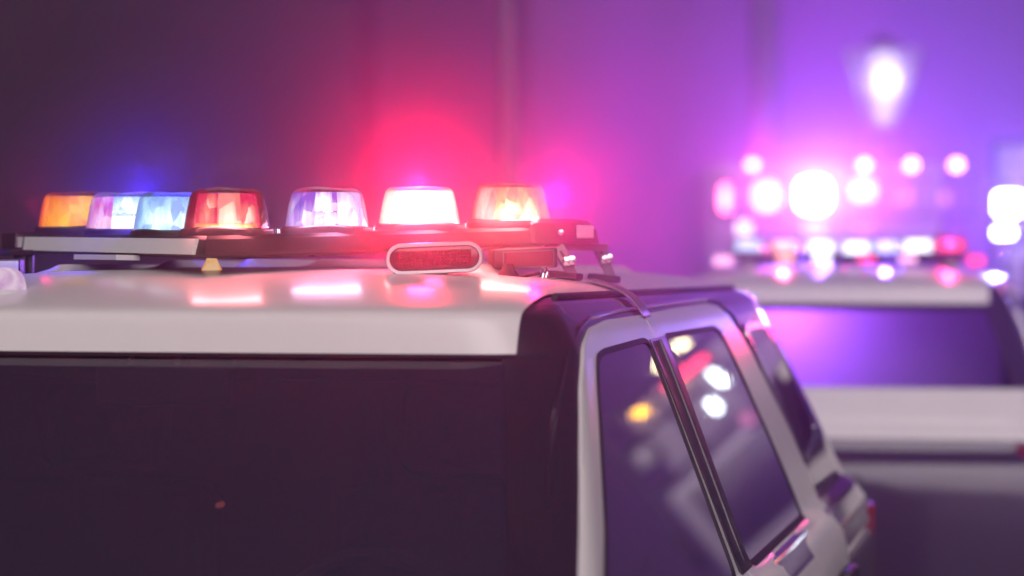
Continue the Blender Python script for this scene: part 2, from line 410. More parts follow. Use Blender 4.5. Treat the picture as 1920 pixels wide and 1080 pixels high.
FG = round_poly([(-0.60, 1.255), (-0.19, 1.444), (0.00, 1.552), (0.185, 1.656), (0.275, 1.700), (0.36, 1.708), (0.79, 1.7155), (0.835, 1.71), (0.79, 1.255)], 0.03)
RD = round_poly([(0.926, 1.761), (1.42, 1.767), (1.85, 1.7695), (1.99, 1.762), (2.09, 1.737), (2.20, 1.657), (2.28, 1.546), (2.36, 1.434), (2.40, 1.31), (2.36, 1.02), (2.20, 0.86), (2.12, 0.62), (0.892, 0.62), (0.905, 1.25)], 0.03)
RG = round_poly([(0.985, 1.255), (1.045, 1.7165), (1.77, 1.7175), (1.845, 1.702), (1.885, 1.616), (1.93, 1.50), (1.97, 1.40), (1.99, 1.30), (1.985, 1.255)], 0.035)
QG = round_poly([(2.46, 1.36), (2.36, 1.52), (2.30, 1.70), (2.72, 1.70), (2.80, 1.60), (2.90, 1.40)], 0.04)
BP = [(0.835, 1.256), (0.845, 1.7125), (1.035, 1.7145), (0.98, 1.256)]
def grow(poly, d):
    cy = sum(p[0] for p in poly)/len(poly); cz = sum(p[1] for p in poly)/len(poly)
    out = []
    for i in range(len(poly)):
        a = Vector(poly[i-1]); b = Vector(poly[(i+1) % len(poly)]); t = (b - a)
        n = Vector((t.y, -t.x)).normalized() if t.length > 1e-6 else Vector((0, 0)); p = Vector(poly[i])
        if n.dot(p - Vector((cy, cz))) < 0: n = -n
        q = p + n*d; out.append((q.x, q.y))
    return out
def end_patch(fn, x0, x1, z0, z1, off, sgn, taper=None, nx=40, nz=16, thick=0.01, rnd=0.0):
    """panel on the nose (sgn -1) or tail (+1): fn = front_y / rear_y"""
    cols = []
    for i in range(nx + 1):
        col = []
        for k in range(nz + 1):
            z = z0 + (z1 - z0)*k/nz
            wa = interp(z, 3) - taper if taper is not None else x1
            xa = -wa if taper is not None else x0
            x = xa + (wa - xa)*i/nx
            col.append(Vector((x, fn(x, z) + sgn*off, z)))
        col.insert(0, col[0] - Vector((0, sgn*thick, 0))); col.append(col[-1] - Vector((0, sgn*thick, 0)))
        cols.append(col)
    cols.insert(0, [p - Vector((0, sgn*thick, 0)) for p in cols[0]]); cols.append([p - Vector((0, sgn*thick, 0)) for p in cols[-1]])
    m = MB(); m.loft(cols, closed=False); return m

def build_suv(root):
    P = root
    global SHELL_RINGS
    zs = []
    for a, b in zip(ZS[:-1], ZS[1:]): zs += [a + (b - a)*k/5 for k in range(5)]
    zs.append(ZS[-1])
    rings = [[Vector((p.x, p.y, p.z)) for p in ring_at(z)] for z in zs]
    hm = MB(); hm.loft(rings, True, False, True)
    def in_hole(f):                                        # real openings behind the two screens
        ps = [hm.v[i] for i in f]; c = sum(ps, Vector())/len(ps)
        if len(f) != 4 or abs(c.x) > interp(c.z, 3) - 0.115: return False
        return (c.y > 2.6 and 1.395 < c.z < 1.69) or (c.y < 0.3 and 1.18 < c.z < 1.703)
    hm.f = [f for f in hm.f if not in_hole(f)]
    hm.build('cabin_shell', 'black_paint', P, angle=60)
    cm = MB(); cm.box((0, 2.50, 1.42), (1.40, 0.05, 0.66), None, 0.02); cm.build('cargo_partition', 'cabin_trim', P)
    cm = MB(); cm.box((0, 2.90, 1.30), (1.45, 0.75, 0.03), None, 0.01); cm.build('cargo_cover', 'cabin_trim', P)
    cm = MB(); cm.box((0.25, 2.80, 1.765), (0.30, 0.05, 0.025), None, 0.006); cm.build('added_lamp_case', 'cabin_trim', P)  # case for the added violet light in the cabin
    cm = MB(); cm.box((0, -0.28, 1.12), (1.55, 0.55, 0.10), None, 0.03); cm.build('dashboard', 'seat_cloth', P)
    cm = MB(); cm.box((0, 0.95, 1.25), (1.45, 0.03, 0.75), None, 0.01); cm.build('cage_screen', 'seat_cloth', P)
    for sx in (-0.38, 0.38):
        cm = MB(); cm.box((sx, 0.72, 1.12), (0.50, 0.14, 0.62), Matrix.Rotation(-0.22, 3, 'X'), 0.06); st_ = cm.build('seat', 'seat_cloth', P)
        cm = MB(); cm.box((sx, 0.80, 1.53), (0.26, 0.10, 0.18), Matrix.Rotation(-0.2, 3, 'X'), 0.04); cm.build('headrest', 'seat_cloth', st_)
    cm = MB()
    ringp = [(0.38 + 0.19*math.cos(2*math.pi*k/24), 0.10 + 0.05*math.sin(2*math.pi*k/24), 1.18 + 0.18*math.sin(2*math.pi*k/24)) for k in range(25)]
    cm.tube(ringp, 0.014, 8); cm.build('steering_wheel', 'seat_cloth', P)
    cm = MB(); cm.box((0.06, -0.02, 1.655), (0.24, 0.02, 0.07), None, 0.01); cm.build('interior_mirror', 'black_plastic', P)
    for (ix, iy, iz, mt) in ((-0.62, -0.30, 1.40, 'dot_teal'), (-0.36, -0.08, 1.47, 'dot_warm'), (0.17, -0.06, 1.46, 'dot_orange'), (0.40, -0.40, 1.28, 'dot_pale')):
        cm = MB(); cm.lathe((ix, iy, iz), [(0.001, -0.006), (0.004, -0.005), (0.005, 0.0), (0.005, 0.02)], 12, 'y'); cm.build('glow_dot', mt, P)  # small glowing dots added behind the windshield
    # lower body: a stack of rounded outlines from the sills up to the bonnet line
    low = [(0.28, -1.78, 3.40, 0.90, 0.20), (0.33, -1.93, 3.49, 0.955, 0.20), (0.40, -1.96, 3.50, 0.98, 0.20), (0.55, -1.98, 3.50, 0.995, 0.20), (0.80, -1.97, 3.495, 1.005, 0.20), (0.95, -1.94, 3.49, 1.00, 0.20), (1.05, -1.88, 3.48, 0.997, 0.20), (1.10, -1.80, 3.46, 0.992, 0.20), (1.125, -1.66, 3.43, 0.975, 0.20), (1.14, -1.40, 3.38, 0.93, 0.2), (1.15, -1.0, 3.2, 0.7, 0.2)]
    rg = []
    for z, yf, yr, wd, r in low:
        ring = []
        for cx, cy, a0 in ((wd - r, yr - r, 0), (-(wd - r), yr - r, 90), (-(wd - r), yf + r, 180), (wd - r, yf + r, 270)):
            for k in range(9):
                a = R(a0 + 90*k/8); ring.append(Vector((cx + r*math.cos(a), cy + r*math.sin(a), z)))
        rg.append(ring)
    MB().loft(rg, True, True, True).build('lower_body', 'black_paint', P, angle=50)
    roof_panel().build('roof_panel', 'white_paint', P, angle=50)
    end_patch(front_y, 0, 0, 1.17, 1.699, 0.004, -1, taper=0.10).build('windshield', 'windshield_glass', P, angle=22)
    end_patch(rear_y, 0, 0, 1.385, 1.695, 0.004, 1, taper=0.10).build('rear_window', 'clear_glass', P, angle=50)
    end_patch(rear_y, 0, 0, 1.175, 1.372, 0.010, 1, taper=0.045).build('tailgate_panel', 'white_paint', P, angle=50)
    mm = MB(); mm.box((0, 3.52, 0.98), (0.34, 0.02, 0.11), None, 0.006); mm.build('tailgate_handle', 'black_plastic', P)
    for s in (-1, 1):
        for nm, dp, gp in (('front', FD, FG), ('rear', RD, RG)):
            c = (0.30, 1.50) if nm == 'front' else (1.5, 1.5)
            d = side_patch(dp, gp, s, 0.006, 0.016, 8, c).build('door', 'white_paint', P, angle=50)
            side_patch(grow(gp, 0.003), grow(gp, -0.007), s, 0.0075, 0.014, 2, c).build('window_seal', 'rubber', d, angle=60)
            side_patch(grow(gp, -0.005), None, s, 0.0045, 0.01, 6, c).build('window', 'side_glass', d, angle=50)
            hx = 0.70 if nm == 'front' else 2.12
            mh = MB(); mh.box((s*1.02, hx, 1.10), (0.03, 0.20, 0.035), None, 0.010); mh.build('handle', 'black_plastic', d)
        side_patch(BP, None, s, 0.0095, 0.010, 3).build('pillar_trim', 'black_plastic', P, angle=50)
        mt = MB(); mt.tube([(s*(side_x(0.94, z) + 0.0105), 0.945 - 0.03*(1.71 - z)/0.37, z) for z in (1.27, 1.36, 1.45, 1.55, 1.63, 1.71)], 0.004, 8); mt.build('channel_strip', 'black_paint', P)
        side_patch(QG, None, s, 0.0035, 0.010, 6).build('quarter_window', 'side_glass', P, angle=50)
        side_patch(grow(QG, 0.012), grow(QG, -0.004), s, 0.005, 0.012, 2).build('quarter_window_trim', 'chrome', P, angle=60)
        md = MB()
        md.tube([(s*(side_x(y, z) + 0.003), y, z) for y, z in [(-0.30, 1.485), (-0.1, 1.60), (0.10, 1.70), (0.24, 1.748), (0.40, 1.766), (0.7, 1.772), (1.0, 1.774), (1.5, 1.778), (1.9, 1.781), (2.05, 1.773), (2.17, 1.735), (2.26, 1.66)]], 0.0045, 8)
        md.build('drip_rail', 'black_paint', P)
        # seam line in the roof side and raised roof rail strip
        ms = MB(); ms.tube([(s*0.664, y, zmax_at(0.664) + 0.003) for y in (0.30, 0.6, 1.0, 1.5, 2.0, 2.4, 2.62)], 0.006, 8); ms.build('roof_seam', 'rubber', P)
        # door mirror
        mr_ = MB(); mr_.box((s*1.09, -0.36, 1.245), (0.20, 0.10, 0.15), None, 0.035); mir = mr_.build('door_mirror', 'black_paint', P)
        mg = MB(); mg.box((s*1.09, -0.307, 1.245), (0.16, 0.006, 0.11), None, 0.003); mg.build('mirror_glass', 'mirror_metal', mir)
        ma = MB(); ma.box((s*0.98, -0.36, 1.22), (0.08, 0.05, 0.04), None, 0.01); ma.build('mirror_arm', 'black_plastic', mir)
        # tail lamp
        tl = MB()
        pr = []
        for k in range(9):
            a = R(90*k/8); x = 0.985 - 0.16 + 0.17*math.cos(a); y = 3.42 - 0.16 + 0.20*math.sin(a); pr.append((x, y))
        tl.loft([[Vector((s*x, y, z)) for x, y in pr] + [Vector((s*(x - 0.05), y - 0.05, z)) for x, y in reversed(pr)] for z in (0.98, 1.0, 1.07, 1.14, 1.165)], True, True, True)
        t_ = tl.build('tail_light', 'tail_red', P, angle=50)
        # head lamp
        hl = MB(); hl.box((s*0.76, -1.90, 0.92), (0.36, 0.12, 0.17), None, 0.04); h_ = hl.build('headlight', 'clear_lamp_glass', P)
        for wy in (-1.05, 2.35):
            wl = MB(); wl.lathe((s*0.86, wy, 0.37), [(0.20, -0.12), (0.34, -0.125), (0.37, -0.10), (0.37, 0.10), (0.34, 0.125), (0.20, 0.12)], 36, 'x'); ty = wl.build('wheel', 'rubber', P)
            rm = MB(); rm.lathe((s*0.925, wy, 0.37), [(0.05, s*0.06), (0.06, s*0.07), (0.20, s*0.045), (0.215, s*0.06), (0.225, 0.0)], 28, 'x'); rm.build('rim', 'bar_metal', ty)
    g = MB()
    for k in range(5): g.box((0, -1.985, 0.80 + k*0.045), (1.0, 0.03, 0.018), None, 0.004)
    g.build('grille', 'black_plastic', P)
    bpr = MB(); bpr.box((0, -2.0, 0.50), (1.75, 0.16, 0.18), None, 0.05); bpr.build('front_bumper', 'black_plastic', P)
    bpr = MB(); bpr.box((0, 3.58, 0.52), (1.80, 0.14, 0.18), None, 0.05); bpr.build('rear_bumper', 'black_plastic', P)
    for s in (-1, 1):
        wi = MB(); wi.tube([(s*0.35 - 0.3, front_y(0.3, 1.215) - 0.02, 1.225), (s*0.35 + 0.05, front_y(0.1, 1.25) - 0.016, 1.25), (s*0.35 + 0.28, front_y(0.4, 1.26) - 0.016, 1.262)], 0.007, 8); wi.build('wiper', 'rubber', P)

YAW = R(12.9)
FW = Vector((math.sin(YAW), math.cos(YAW), 0)); RT = Vector((math.cos(YAW), -math.sin(YAW), 0))
car1 = empty('police_suv', (-0.639, 4.10, 0), -YAW, world=False)
tag(car1, 'near black and white police vehicle carrying the sharp beacon bar on its roof', 'police car', 'police cars with light bars')
build_suv(car1)
CAR2_TAIL = Vector((1.335, 10.15, 0))
c2 = CAR2_TAIL + FW*2.965
car2 = empty('police_suv', (c2.x, c2.y, 0), -YAW + math.pi, world=False)
tag(car2, 'blurred black and white police vehicle parked behind the near one', 'police car', 'police cars with light bars')
lamp('added_cabin_light', 'POINT', (0.25, 2.80, 1.70), 85.0, (0.40, 0.11, 1.0), car2, 0.02)  # violet light added inside the cabin to brighten its rear window
for ch in list(car1.children):
    k = ch.copy(); C.objects.link(k); k.parent = car2
    for g in ch.children:
        q = g.copy(); C.objects.link(q); q.parent = k

# ------------------------------------------------------------------ beacons and light bars
def dome_mesh(c, sc_=1.0, seed=0, n=48):
    rnd = random.Random(seed); ph = [rnd.uniform(0, 6.28) for _ in range(4)]
    pr = [(0.0815, 0.0), (0.0812, 0.004), (0.0795, 0.014), (0.0770, 0.028), (0.0742, 0.042), (0.0712, 0.055), (0.0690, 0.063), (0.0655, 0.0695), (0.0600, 0.0735), (0.052, 0.0755), (0.040, 0.0760), (0.026, 0.0755), (0.012, 0.0752), (0.002, 0.0752)]
    def wob(a, r, h):
        if h < 0.07: return 0
        k = min(1, (h - 0.07)/0.005)
        return k*(0.0014*math.sin(2*a + ph[0])*r/0.06 + 0.0010*math.sin(3*a + ph[1]) + 0.0016*math.cos(r*90 + ph[2])*0.5)*sc_
    m = MB(); m.lathe(c, [(r*sc_, h*sc_) for r, h in pr], n, 'z', wob); return m
def curved_panel(c, r, a0, a1, z0, z1, th=0.004, n=10, flute=0.0, lean=0.0):
    """a piece of a cylinder round c between bearings a0..a1 (degrees, 270 = towards the camera)"""
    rings = []
    for k in range(n + 1):
        a = R(a0 + (a1 - a0)*k/n); rr = r + (flute if k % 2 else 0)
        u = Vector((math.cos(a), math.sin(a), 0)); cc = Vector(c)
        rings.append([cc + u*rr + Vector((0, 0, z0)), cc + u*(rr - lean) + Vector((0, 0, z1)), cc + u*(rr - th - lean) + Vector((0, 0, z1)), cc + u*(rr - th) + Vector((0, 0, z0))])
    m = MB(); m.loft(rings, True, True, True); return m
def beacon(parent, c, panels, dome, seed, sc_=1.0, detail=True, mirror_deg=90):
    """c = centre of the dome foot"""
    c = Vector(c); rnd = random.Random(seed)
    ring = MB(); ring.lathe(c, [(0.086*sc_, -0.012*sc_), (0.0885*sc_, -0.008*sc_), (0.0875*sc_, 0.002*sc_), (0.0835*sc_, 0.0045*sc_), (0.070*sc_, 0.003*sc_), (0.02*sc_, 0.003*sc_)], 40,
        wob=(lambda a, r, h: 0.0022*sc_*max(0, math.sin(3*a + seed)) if h > 0 and r > 0.08*sc_ else 0))
    b = ring.build('beacon', 'black_plastic', parent)
    dome_mesh(c + Vector((0, 0, 0.003)), sc_, seed, 48 if detail else 24).build('dome', dome, b, angle=75)
    if detail:
        # rotator: turntable, dished mirror with facets, bulb
        t = MB(); t.lathe(c + Vector((0, 0, 0.004)), [(0.05, 0), (0.05, 0.006), (0.03, 0.008), (0.012, 0.012), (0.010, 0.02)], 24); t.build('turntable', 'chrome', b)
        rings = []
        for i in range(8):
            z = 0.010 + 0.052*i/7; row = []
            for j in range(13):
                a = R(mirror_deg - 80 + 160*j/12); rr = (0.046 + 0.006*math.cos((i - 3.5)/3.5*1.4))*(1 + rnd.uniform(-0.05, 0.05))
                row.append(c + Vector((rr*math.cos(a), rr*math.sin(a), z)))
            rings.append(row)
        mm = MB(); mm.loft(rings, False); mm.build('reflector', 'mirror_metal', b, smooth=False)
        bl = MB(); bl.lathe(c + Vector((0, 0, 0.018)), [(0.004, 0), (0.007, 0.006), (0.008, 0.018), (0.006, 0.026), (0.001, 0.029)], 12); bl.build('bulb', 'lens_white', b)
    for (r, a0, a1, z0, z1, mat, fl, lean) in panels:
        curved_panel(c, r*sc_, a0, a1, z0*sc_, z1*sc_, 0.004*sc_, 14, fl*sc_, lean*sc_).build('lens', mat, b, smooth=fl == 0)
    return b

bar1 = empty('light_bar', (-0.536, 4.75, 1.86))
tag(bar1, 'sharp V-shaped light bar with seven clear domes on the near police roof', 'light bar', 'light bars on police roofs')
D7 = [(-0.929, 5.16, 1.9365), (-0.790, 4.95, 1.9285), (-0.662, 4.75, 1.9225), (-0.536, 4.55, 1.9233), (-0.358, 4.68, 1.9290), (-0.184, 4.81, 1.9365), (-0.003, 4.94, 1.9470)]
SPEC = [
 ('red_dome', [(0.0785, 190, 350, 0.004, 0.0695, 'lens_amber', 0.001, 0.012)], 90),
 ('clear_dome', [(0.0765, 186, 255, 0.004, 0.0695, 'lens_magenta', 0.001, 0.012), (0.076, 256, 300, 0.004, 0.040, 'lens_white', 0.0, 0.006), (0.072, 256, 352, 0.030, 0.0695, 'lens_cyan', 0.001, 0.010), (0.0765, 301, 352, 0.004, 0.032, 'lens_cyan', 0.0, 0.005)], 60),
 ('blue_dome', [(0.0785, 186, 288, 0.004, 0.0695, 'lens_cyan', 0.001, 0.012), (0.072, 285, 352, 0.004, 0.0695, 'lens_cyan', 0.0, 0.014)], 100),
 ('clear_dome', [(0.070, 208, 262, 0.004, 0.0695, 'lens_red', 0.001, 0.012), (0.076, 262, 298, 0.004, 0.0695, 'lens_peach', 0.0, 0.012), (0.072, 296, 340, 0.004, 0.0695, 'lens_red', 0.001, 0.012), (0.0765, 225, 325, 0.004, 0.013, 'lens_yellow', 0.0, 0.002)], 80),
 ('clear_dome', [(0.0765, 190, 256, 0.004, 0.0695, 'lens_blue', 0.001, 0.012), (0.0765, 256, 290, 0.033, 0.0695, 'lens_blue', 0.002, 0.008), (0.076, 254, 300, 0.004, 0.031, 'lens_blue', 0.0, 0.005), (0.0765, 291, 350, 0.004, 0.0695, 'lens_cyan', 0.001, 0.012)], 95),
 ('clear_dome', [(0.0785, 188, 350, 0.003, 0.0695, 'lens_hot', 0.0, 0.012)], 90),
 ('clear_dome', [(0.0765, 190, 246, 0.004, 0.0695, 'lens_peach', 0.001, 0.014), (0.0785, 244, 350, 0.003, 0.0695, 'lens_yellow', 0.001, 0.012), (0.0775, 262, 290, 0.006, 0.030, 'lens_white', 0.0, 0.005)], 70)]
beacons = []
for i, (p, (dm, pans, md)) in enumerate(zip(D7, SPEC)):
    beacons.append(beacon(bar1, p, pans, dm, 11 + i*5, 1.0, True, md))
# light thrown by the lit beacons
RED = (1.0, 0.006, 0.055)
lamp('beacon_light', 'SPOT', Vector(D7[5]) + Vector((0.0, -0.02, 0.072)), 40, RED, bar1, 0.004, (0.0, -0.50, 0.87), 165, 1.0)
lamp('beacon_light', 'SPOT', Vector(D7[5]) + Vector((0.0, -0.080, 0.035)), 30, RED, bar1, 0.03, (0.0, -1, 0.0), 165)
lamp('beacon_light', 'AREA', Vector(D7[5]) + Vector((0.0, -0.088, 0.012)), 2.20, (1.0, 0.10, 0.10), bar1, 0.03, (0.1, -0.6, -0.9), 150)
lamp('beacon_light', 'SPOT', Vector(D7[6]) + Vector((0.084, -0.01, 0.050)), 13, (1.0, 0.004, 0.20), bar1, 0.012, (0.70, -0.60, 0.40), 172, 1.0)
lamp('beacon_light', 'AREA', Vector(D7[6]) + Vector((0.0, -0.088, 0.012)), 1.60, (1.0, 0.22, 0.20), bar1, 0.03, (0.3, -0.6, -0.9), 150)
lamp('beacon_light', 'AREA', Vector(D7[4]) + Vector((0.0, -0.088, 0.012)), 0.50, (0.8, 0.35, 0.60), bar1, 0.03, (0, -0.6, -0.9), 150)
lamp('beacon_light', 'AREA', Vector(D7[3]) + Vector((0.0, -0.088, 0.012)), 0.50, (1.0, 0.22, 0.24), bar1, 0.03, (0, -0.6, -0.9), 150)
lamp('beacon_light', 'SPOT', Vector(D7[0]) + Vector((-0.055, -0.05, 0.035)), 1.6, (1.0, 0.006, 0.16), bar1, 0.02, (-0.5, -0.7, 0.5), 140)
lamp('beacon_light', 'POINT', Vector(D7[2]) + Vector((-0.06, 0.06, 0.062)), 8, (0.05, 0.02, 1.0), bar1, 0.006)

def vbar(parent, pts3, half, drop, top_off, ext_l, ext_r, mat='bar_metal'):
    """V-shaped beam under seven pods: pts3 = (left tip pod, apex pod, right tip pod)"""
    L, A, Rr = [Vector(p) for p in pts3]
    dl = (L - A).normalized(); dr = (Rr - A).normalized()
    dl2 = Vector((dl.x, dl.y, 0)).normalized(); dr2 = Vector((dr.x, dr.y, 0)).normalized()
    nl = Vector((dl2.y, -dl2.x, 0)); nr = Vector((-dr2.y, dr2.x, 0))
    back = (dl2 + dr2)
    if nl.dot(back) > 0: nl = -nl
    if nr.dot(back) > 0: nr = -nr
    def isect(p, d, q, e):
        den = d.x*e.y - d.y*e.x; t = ((q.x - p.x)*e.y - (q.y - p.y)*e.x)/den; return p + d*t
    oa = isect(A + nl*half, dl2, A + nr*half, dr2); ia = isect(A - nl*half, dl2, A - nr*half, dr2)
    Le = L + dl*ext_l; Re = Rr + dr*ext_r
    loop = [Le + nl*half, oa, Re + nr*half, Re - nr*half, ia, Le - nl*half]
    loop[1].z = A.z; loop[4].z = A.z
    cen = sum(loop, Vector())/6
    rings = []
    for ins, dz in ((0.016, -drop), (0.002, -drop + 0.004), (0.0, -drop + 0.010), (0.004, -0.018), (0.010, top_off)):
        r = []
        for k, p in enumerate(loop):
            n_ = {0: nl, 1: (nl + nr).normalized(), 2: nr, 3: -nr, 4: -(nl + nr).normalized(), 5: -nl}[k]
            r.append(p - n_*ins + Vector((0, 0, dz)))
        rings.append(r)
    m = MB(); m.loft(rings, True, True, True)
    return m, (loop, nl, nr, dl, dr)
vm, (lp, nl, nr, dl, dr) = vbar(bar1, (D7[0], D7[3], D7[6]), 0.092, 0.052, -0.011, 0.085, 0.02)
beam = vm.build('beam', 'bar_metal', bar1, smooth=False)
# reflective white panel along the left arm
p0, p1 = lp[0], lp[1]
pm = MB(); n_ = nl
a = p1.lerp(p0, 0.035); b_ = p1.lerp(p0, 0.965)
up = Vector((0, 0, 1))
q = [a + up*-0.046, b_ + up*-0.0455, b_ + up*-0.017, a + up*-0.0165]
q[0] += (b_ - a)*0.012
q[0] += n_*0.004; q[1] += n_*0.004
pm.add([v + n_*0.004 for v in q] + [v - n_*0.004 for v in q], [(0, 1, 2, 3), (7, 6, 5, 4), (0, 4, 5, 1), (1, 5, 6, 2), (2, 6, 7, 3), (3, 7, 4, 0)])
pm.build('white_panel', 'white_vinyl', bar1)
# pinkish module hung under the left arm
um = MB(); um.bar(W(160, 482, 4.82), W(240, 483, 4.66), 0.05, 0.010, (0, 1, 0)); um.build('under_module', 'white_plastic', bar1)
# left end lamp
eb = MB(); eb.bar(W(22, 452, 5.26), W(50, 450, 5.2), 0.05, 0.034, (0, 1, 0), 0.004); el = eb.build('end_cap', 'bar_metal', bar1)
eg = MB(); eg.bar(W(26, 454, 5.225), W(42, 454, 5.18), 0.02, 0.022, (0, 1, 0)); eg.build('end_lens', 'clear_lamp_glass', el)
# cover clips between the pods
for i in range(6):
    a, b_ = Vector(D7[i]), Vector(D7[i+1]); c = (a + b_)/2
    cm = MB(); cm.lathe(c + Vector((0, 0, -0.012)), [(0.012, 0), (0.012, 0.005), (0.006, 0.007), (0.005, 0.014), (0.001, 0.015)], 12); cm.build('cover_screw', 'chrome', bar1)
# right end cap with its side lamp
e0 = lp[2]; e1 = lp[3]
ecm = MB()
ax = (dr - Vector((0, 0, dr.z))).normalized(); ay = nr
def E_(s, t, z): return e0 + ax*s - ay*t + Vector((0, 0, z))
secs = [(-0.035, 0.0, 0.185, -0.042, 0.002), (-0.028, -0.004, 0.188, -0.044, 0.006), (0.08, -0.004, 0.18, -0.044, 0.006), (0.118, 0.004, 0.17, -0.044, 0.004), (0.142, 0.015, 0.15, -0.043, -0.006), (0.155, 0.022, 0.145, -0.042, -0.034)]
ecm.loft([[E_(s, t0, zb), E_(s, t1, zb), E_(s, t1, zt - 0.01), E_(s, t1 - 0.012, zt), E_(s, t0 + 0.012, zt), E_(s, t0, zt - 0.01)] for s, t0, t1, zb, zt in secs], True, True, True)
ecap = ecm.build('end_cap', 'bar_metal', bar1, angle=25)
lm = MB(); lc = E_(0.098, -0.001, -0.020); lm.box(lc, (0.044, 0.012, 0.027), Matrix((ax, -ay, up)).transposed(), 0.003); lm.build('side_lens', 'clear_lamp_glass', ecap)
lm = MB(); lc = E_(0.035, -0.006, -0.022); lm.lathe(lc, [(0.001, -0.004), (0.006, -0.003), (0.007, 0.004)], 12, 'y'); lm.build('screw', 'chrome', ecap)

# mounting bracket at the right end
br = MB()
br.bar(W(1036, 462, 4.92), W(1124, 464, 5.06), 0.045, 0.014, (0.3, 1, 0), 0.003)
brk = br.build('mount_bracket', 'bracket_metal', bar1)
def leg(pts, wd, th, D):
    mm_ = MB()
    for (xa, ya), (xb, yb) in zip(pts[:-1], pts[1:]):
        mm_.bar(W(xa, ya, D), W(xb, yb, D), wd, th, (1, 0.25, 0), 0.0025)
    return mm_
for pts, D in (([(1046, 462), (1064, 494), (1068, 503)], 4.86), ([(1121, 462), (1134, 490), (1138, 499)], 5.08)):
    lg = leg(pts, 0.026, 0.008, D).build('bracket_arm', 'bracket_metal', bar1)
    for (fx, fy) in ((pts[1][0] - 1, pts[1][1] - 4), (pts[1][0] + 8, pts[1][1] - 6)):
        bt = MB(); bt.lathe(W(fx, fy, D - 0.012), [(0.002, -0.010), (0.007, -0.009), (0.007, -0.003), (0.010, -0.002), (0.010, 0.004)], 6, 'y'); bt.build('bolt', 'chrome', lg)
    x0, y0 = pts[-1]
    sl = MB(); sl.bar(W(pts[0][0] + 5, pts[0][1] + 8, D - 0.006), W(pts[0][0] + 11, pts[0][1] + 19, D - 0.006), 0.005, 0.003, (1, 0.25, 0)); sl.build('slot', 'rubber', lg)
def roof_z(p):
    q = p - Vector((-0.639, 4.10, 0)); x_ = q.x*RT.x + q.y*RT.y; return zmax_at(x_) + 0.004
for pts, D in (([(1066, 500), (1073, 527)], 4.875), ([(1136, 494), (1145, 515)], 5.095)):
    a_ = W(*pts[0], D); b2 = W(*pts[1], D); b2.z = roof_z(b2) + 0.010
    lm_ = MB(); lm_.bar(a_, b2, 0.021, 0.007, (1, 0.25, 0), 0.0025); lm_.build('bracket_leg', 'bracket_metal', bar1)
    f_ = b2 - RT*0.014; f_.z = roof_z(f_) + 0.007
    ft = MB(); ft.box(f_, (0.060, 0.07, 0.014), Matrix.Rotation(-YAW, 3, 'Z') @ Matrix.Rotation(0.12, 3, 'Y'), 0.005); ft.build('foot_pad', 'rubber', bar1)
for xx, y0, y1, D in ((1018, 500, 523, 4.78), (1025, 498, 520, 4.80)):
    sm = MB(); sm.tube([W(xx, y0, D), W(xx + 1, (y0 + y1)/2, D), W(xx - 2, y1, D)], [0.006, 0.004, 0.008], 10); sm.build('clamp_bolt', 'chrome', bar1)
sm = MB(); sm.box(W(1012, 528, 4.78), (0.05, 0.03, 0.010), Matrix.Rotation(-YAW, 3, 'Z'), 0.003); sm.build('clamp_plate', 'bracket_metal', bar1)
# strap from the bracket over the roof edge to the door top
st = MB()
def roofpt(x, y):
    z = zmax_at(x); p = Vector((-0.639, 4.10, 0)) + RT*x + FW*y; return Vector((p.x, p.y, z))
sp = []
for x in (0.60, 0.63, 0.655, 0.675, 0.69, 0.703, 0.716):
    p = roofpt(x, 0.93); sp.append(p + Vector((0.004, 0, 0.0085)))
rings = []
for p in sp: rings.append([p - FW*0.045, p + FW*0.045, p + FW*0.045 + Vector((0, 0, 0.004)), p - FW*0.045 + Vector((0, 0, 0.004))])
st.loft(rings, True, True, True); st.build('hook_strap', 'bracket_metal', bar1)
# left mount, partly out of the frame
lmn = MB(); lmn.bar(W(-60, 474, 5.0), W(48, 474, 5.1), 0.06, 0.012, (0, 1, 0), 0.002); lmn.bar(W(38, 478, 5.08), W(40, 520, 5.08), 0.025, 0.02, (1, 0, 0), 0.002); lmn.bar(W(58, 478, 5.10), W(56, 526, 5.10), 0.012, 0.02, (1, 0, 0), 0.002)
lmn.bar(W(-20, 540, 5.05), W(90, 532, 5.15), 0.04, 0.012, (0, 1, 0), 0.003); lmn.build('mount_bracket', 'black_plastic', bar1)
bx = MB(); bx.box(W(10, 502, 5.0), (0.07, 0.05, 0.038), None, 0.004); bb = bx.build('control_box', 'black_plastic', bar1)
bx = MB(); bx.box(W(10, 502, 4.973), (0.055, 0.006, 0.028), None, 0.002); bx.build('box_window', 'clear_lamp_glass', bb)
# rectangular LED module at the right, below the beam
cA, cB = W(920, 486, 4.80), W(1040, 482, 4.83)
mod = MB(); mod.bar(cA, cB, 0.05, 0.040, (0, 1, 0.05), 0.005); mo = mod.build('led_module', 'black_plastic', bar1)
dirm = (cB - cA).normalized()
lens = MB(); lens.bar(W(946, 487, 4.765), W(1036, 484, 4.795), 0.012, 0.030, (0, 1, 0.05), 0.002); ln = lens.build('module_lens', 'dim_red_lens', mo)
fr = MB()
for (xa, ya, xb, yb) in ((944, 473, 1038, 469), (944, 503, 1038, 499), (944, 473, 944, 503), (1038, 469, 1038, 499)):
    fr.bar(W(xa, ya, 4.757), W(xb, yb, 4.757 + (0.03 if xb > 1000 else 0)), 0.003, 0.003)
fr.build('lens_frame', 'bracket_metal', mo)
